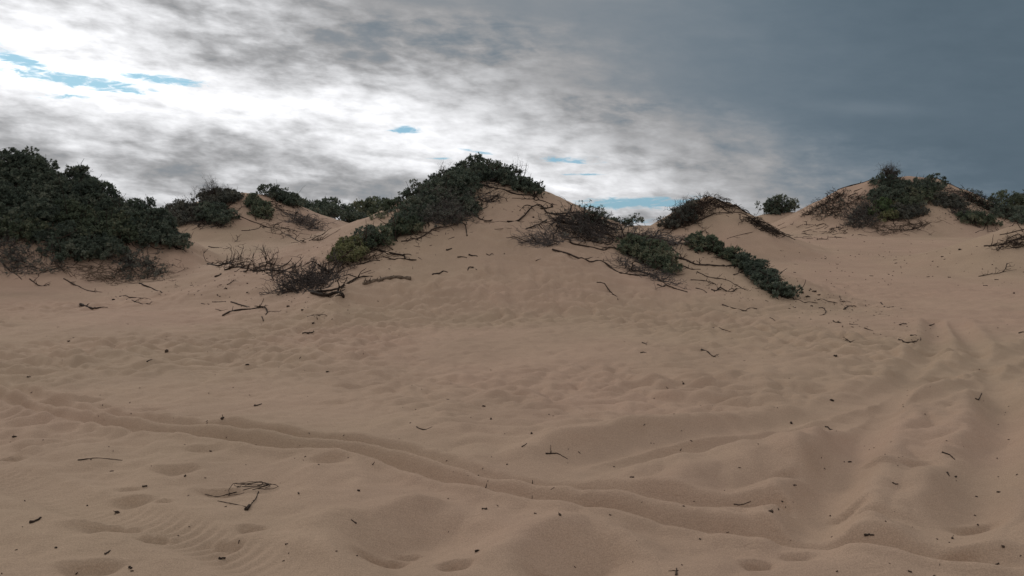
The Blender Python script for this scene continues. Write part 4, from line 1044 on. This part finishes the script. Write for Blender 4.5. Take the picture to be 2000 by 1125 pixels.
def wreath():
    c = hits(490, 955)[0]; tb = Tubes()
    for k in range(7):
        a = np.linspace(0, rng.uniform(3, 6), 14) + rng.random() * 6
        R = rng.uniform(.05, .105)
        P = np.stack([c[0] + R * 1.1 * np.cos(a) + .02 * rng.standard_normal(), c[1] + R * .75 * np.sin(a) + .02 * rng.standard_normal(), 0 * a], -1)
        P += rng.standard_normal(P.shape) * .006
        P[:, 2] = hq(P[:, 0], P[:, 1]) + .008 + .02 * np.abs(np.sin(a * .7 + k))
        tb.add(P, .0024, .0014, 4)
    P = spline(hits([505, 500, 492, 485], [962, 975, 985, 994]), 4); P[:, 2] += .006; tb.add(P, .003, .0028, 4)
    P = spline(hits([484, 460, 440, 425], [992, 986, 982, 979]), 4); P[:, 2] += .003; tb.add(P, .003, .0015, 4)
    P = spline(hits([462, 445, 425, 400], [962, 966, 970, 966]), 4); P[:, 2] += .003; tb.add(P, .003, .0015, 4)
    P = hits([481, 484, 487], [997, 994, 990]); P[:, 2] += .008; tb.add(P, .010, .009, 6)
    o = link("twig_wreath", tb.mesh("twig_wreath", BARK, c)); o.location = c
    tag(o, "wreath of wiry twigs half buried in the lower left foreground", "twig")


wreath()

# ---- chips of bark: the ones that show, each by its nearest landmark
CHIPS = [
    ("dark chip beside the long straight stick below the left dune", 222, 586, .030), ("dark lump of bark alone on the left open sand", 325, 687, .026),
    ("star shaped dark chip in the hollow behind the left wheel rut", 435, 818, .017), ("dark chip in the tread of the lower left tyre track", 229, 1002, .013),
    ("chip pair at the bottom left below the tyre track", 434, 1092, .012), ("chip at the very bottom left", 254, 1110, .010),
    ("chip right of the twig wreath", 583, 964, .010), ("flat chip at the left edge by the sand crack", 28, 854, .014),
    ("chip on the open sand far right of the short fat stick", 640, 727, .016), ("chip just above the short fat stick", 483, 713, .016),
    ("chip on the left rut bank", 411, 882, .009), ("chip left of the scooped footprint", 362, 930, .010), ("chip at the rim of the scooped footprint", 283, 951, .011),
    ("small chip by the left end of the sand heap", 700, 959, .009), ("chip between the two lower centre heaps", 946, 995, .011),
    ("chip on the sand between the centre heaps, nearer", 932, 1077, .010), ("chip above the right centre heap", 1093, 1006, .010),
    ("chip on the bank of the broad right rut", 1234, 933, .010), ("dark chip with a spike on the broad right rut", 1545, 827, .017),
    ("dark chip at the end of the broad right rut", 1625, 783, .016), ("chip above the end of the broad right rut", 1631, 696, .020),
    ("chip in the mid open sand right of the smile shaped dark twig", 959, 819, .012), ("chip below and right of the smile shaped dark twig", 1038, 847, .012),
    ("chip near the middle of the open sand", 945, 794, .012), ("chip on the open sand right of centre", 1335, 750, .016),
    ("chip cluster head right of the pointed shrub", 1577, 580, .034), ("dark lump right of the pointed shrub", 1590, 570, .034),
    ("dark lump beyond the pointed shrub", 1600, 577, .028), ("flat chip behind the hook shaped twig", 1565, 572, .030), ("chip left of the hook shaped twig", 1585, 598, .018),
    ("chip near the left wheel rut edge", 56, 737, .015), ("chip far left on the open sand", 135, 667, .018), ("chip on the sand left of the hook of the rut", 1505, 1000, .010),
    ("chip right of the fine bowed straw", 1552, 949, .010), ("chip on the right foreground crest", 1660, 903, .010), ("chip in the far right foreground", 1867, 932, .010),
    ("chip low in the right foreground", 1950, 962, .009), ("pebble like chip at the lower right", 1958, 1068, .010), ("chip beside the level stub of stick", 1860, 1052, .009),
    ("chip under the dead grey bush", 563, 599, .022), ("dark chip below the dead grey bush at right", 612, 632, .022), ("chip between dead grey bush and long crooked branch", 591, 606, .020),
    ("dark chip on the valley sand behind the long crooked branch", 441, 564, .024), ("chip on the valley sand left of the dead grey bush", 483, 572, .022),
    ("chip on the valley sand above the dead grey bush", 483, 554, .020), ("chip on the bare middle dune face right of the curled twig", 985, 496, .016),
    ("pale chip on the middle dune face near the roof shaped branch", 1042, 424, .018), ("dark chip at the bend of the zigzag branch", 1041, 425, .022),
    ("dark lump on the sand below the mound at the right edge", 1875, 488, .035), ("chip on the sand below the mound, left", 1840, 502, .028),
    ("chip on the right sand slope in the middle", 1612, 506, .024), ("chip on the far right open sand", 1980, 573, .022), ("post like chip on the right sand slope", 1854, 542, .024),
]
for lab, px, py, s in CHIPS:
    c = hits(px, py)[0]; tb = Tubes(); a = rng.random() * 3.14
    d = np.array([math.cos(a) * s * 1.25, math.sin(a) * s * 1.0, 0])
    P = np.array([c - d, c - d * .4, c + d * .2 + [0, 0, s * .2], c + d]) + [0, 0, s * .35]
    tb.add(P, s * .62, s * .38, 6, .25)
    if rng.random() < .5: tb.add(walk(c + [0, 0, s * .4], rng.standard_normal(3) + [0, 0, .6], s * 1.8, 4, .4), s * .2, s * .1, 4)
    o = link("bark_chip", tb.mesh("bark_chip", BARK, c)); o.location = c
    tag(o, lab, "bark chip", "chips of bark on the sand")


def litter():
    """crumbs of bark and leaf all over the sand, far too many to count"""
    tb = Tubes()

    def crumb(px, py, s):
        H = hits(px, py)
        for c, q in zip(H, np.broadcast_to(s, len(H))):
            s_ = min(q, .0021 * np.hypot(c[0], c[1]) + .002); a = rng.random() * 6.28
            L = s_ * rng.choice([.7, .8, .9, 1, 1, 1.2, 2.4])
            d = np.array([math.cos(a) * L, math.sin(a) * L, 0]); P = np.array([c - d, c, c + d]); P[:, 2] = hq(P[:, 0], P[:, 1]) + s_ * .35
            tb.add(P, s_ * .6, s_ * .4, 4, .3)
    n = 300
    px = rng.uniform(-60, 2060, n); py = 600 + 525 * rng.random(n) ** 1.15
    crumb(px, py, rng.uniform(.0025, .007, n))
    cl = rng.normal(0, 1, (160, 2)); k = rng.integers(0, 8, 160)   # loose clusters
    cx = np.array([1600, 1680, 1560, 1640, 620, 560, 1780, 1700])[k]; cy = np.array([590, 600, 580, 620, 600, 590, 640, 610])[k]
    crumb(cx + cl[:, 0] * 45, cy + cl[:, 1] * 12, rng.uniform(.004, .011, 160))
    q = poly_pixels([(1500, 450), (1700, 460), (1900, 470), (2000, 500), (2000, 560), (1750, 560), (1560, 570), (1520, 480)], 150); crumb(q[:, 0], q[:, 1], rng.uniform(.008, .02, 150))
    q = poly_pixels([(390, 480), (640, 450), (650, 500), (560, 590), (380, 600)], 110); crumb(q[:, 0], q[:, 1], rng.uniform(.006, .016, 110))
    q = poly_pixels([(330, 500), (400, 540), (380, 590), (240, 585), (60, 560)], 90); crumb(q[:, 0], q[:, 1], rng.uniform(.006, .013, 90))
    q = poly_pixels([(1300, 540), (1450, 560), (1550, 590), (1450, 590)], 60); crumb(q[:, 0], q[:, 1], rng.uniform(.004, .010, 60))
    for b in ROOTS:
        if np.hypot(b[0], b[1]) > 46: continue
        m = 26; a = rng.random(m) * 6.28; R = 0.35 + 1.0 * rng.random(m)
        for x_, y_, q in zip(b[0] + R * np.cos(a) * 1.3, b[1] + R * np.sin(a) - .3, rng.uniform(.006, .016, m)):
            aa = rng.random() * 6.28; d = np.array([math.cos(aa), math.sin(aa), 0]) * q * rng.choice([1, 1.2, 3, 5])
            P = np.array([[x_, y_, 0] - d, [x_, y_, 0], [x_, y_, 0] + d]); P[:, 2] = hq(P[:, 0], P[:, 1]) + q * .3
            tb.add(P, q * .55, q * .35, 4, .3)
    o = link("plant_litter", tb.mesh("plant_litter", BARK))
    tag(o, "fine dark crumbs of bark and leaf strewn over the sand", "litter", kind='stuff')


litter()
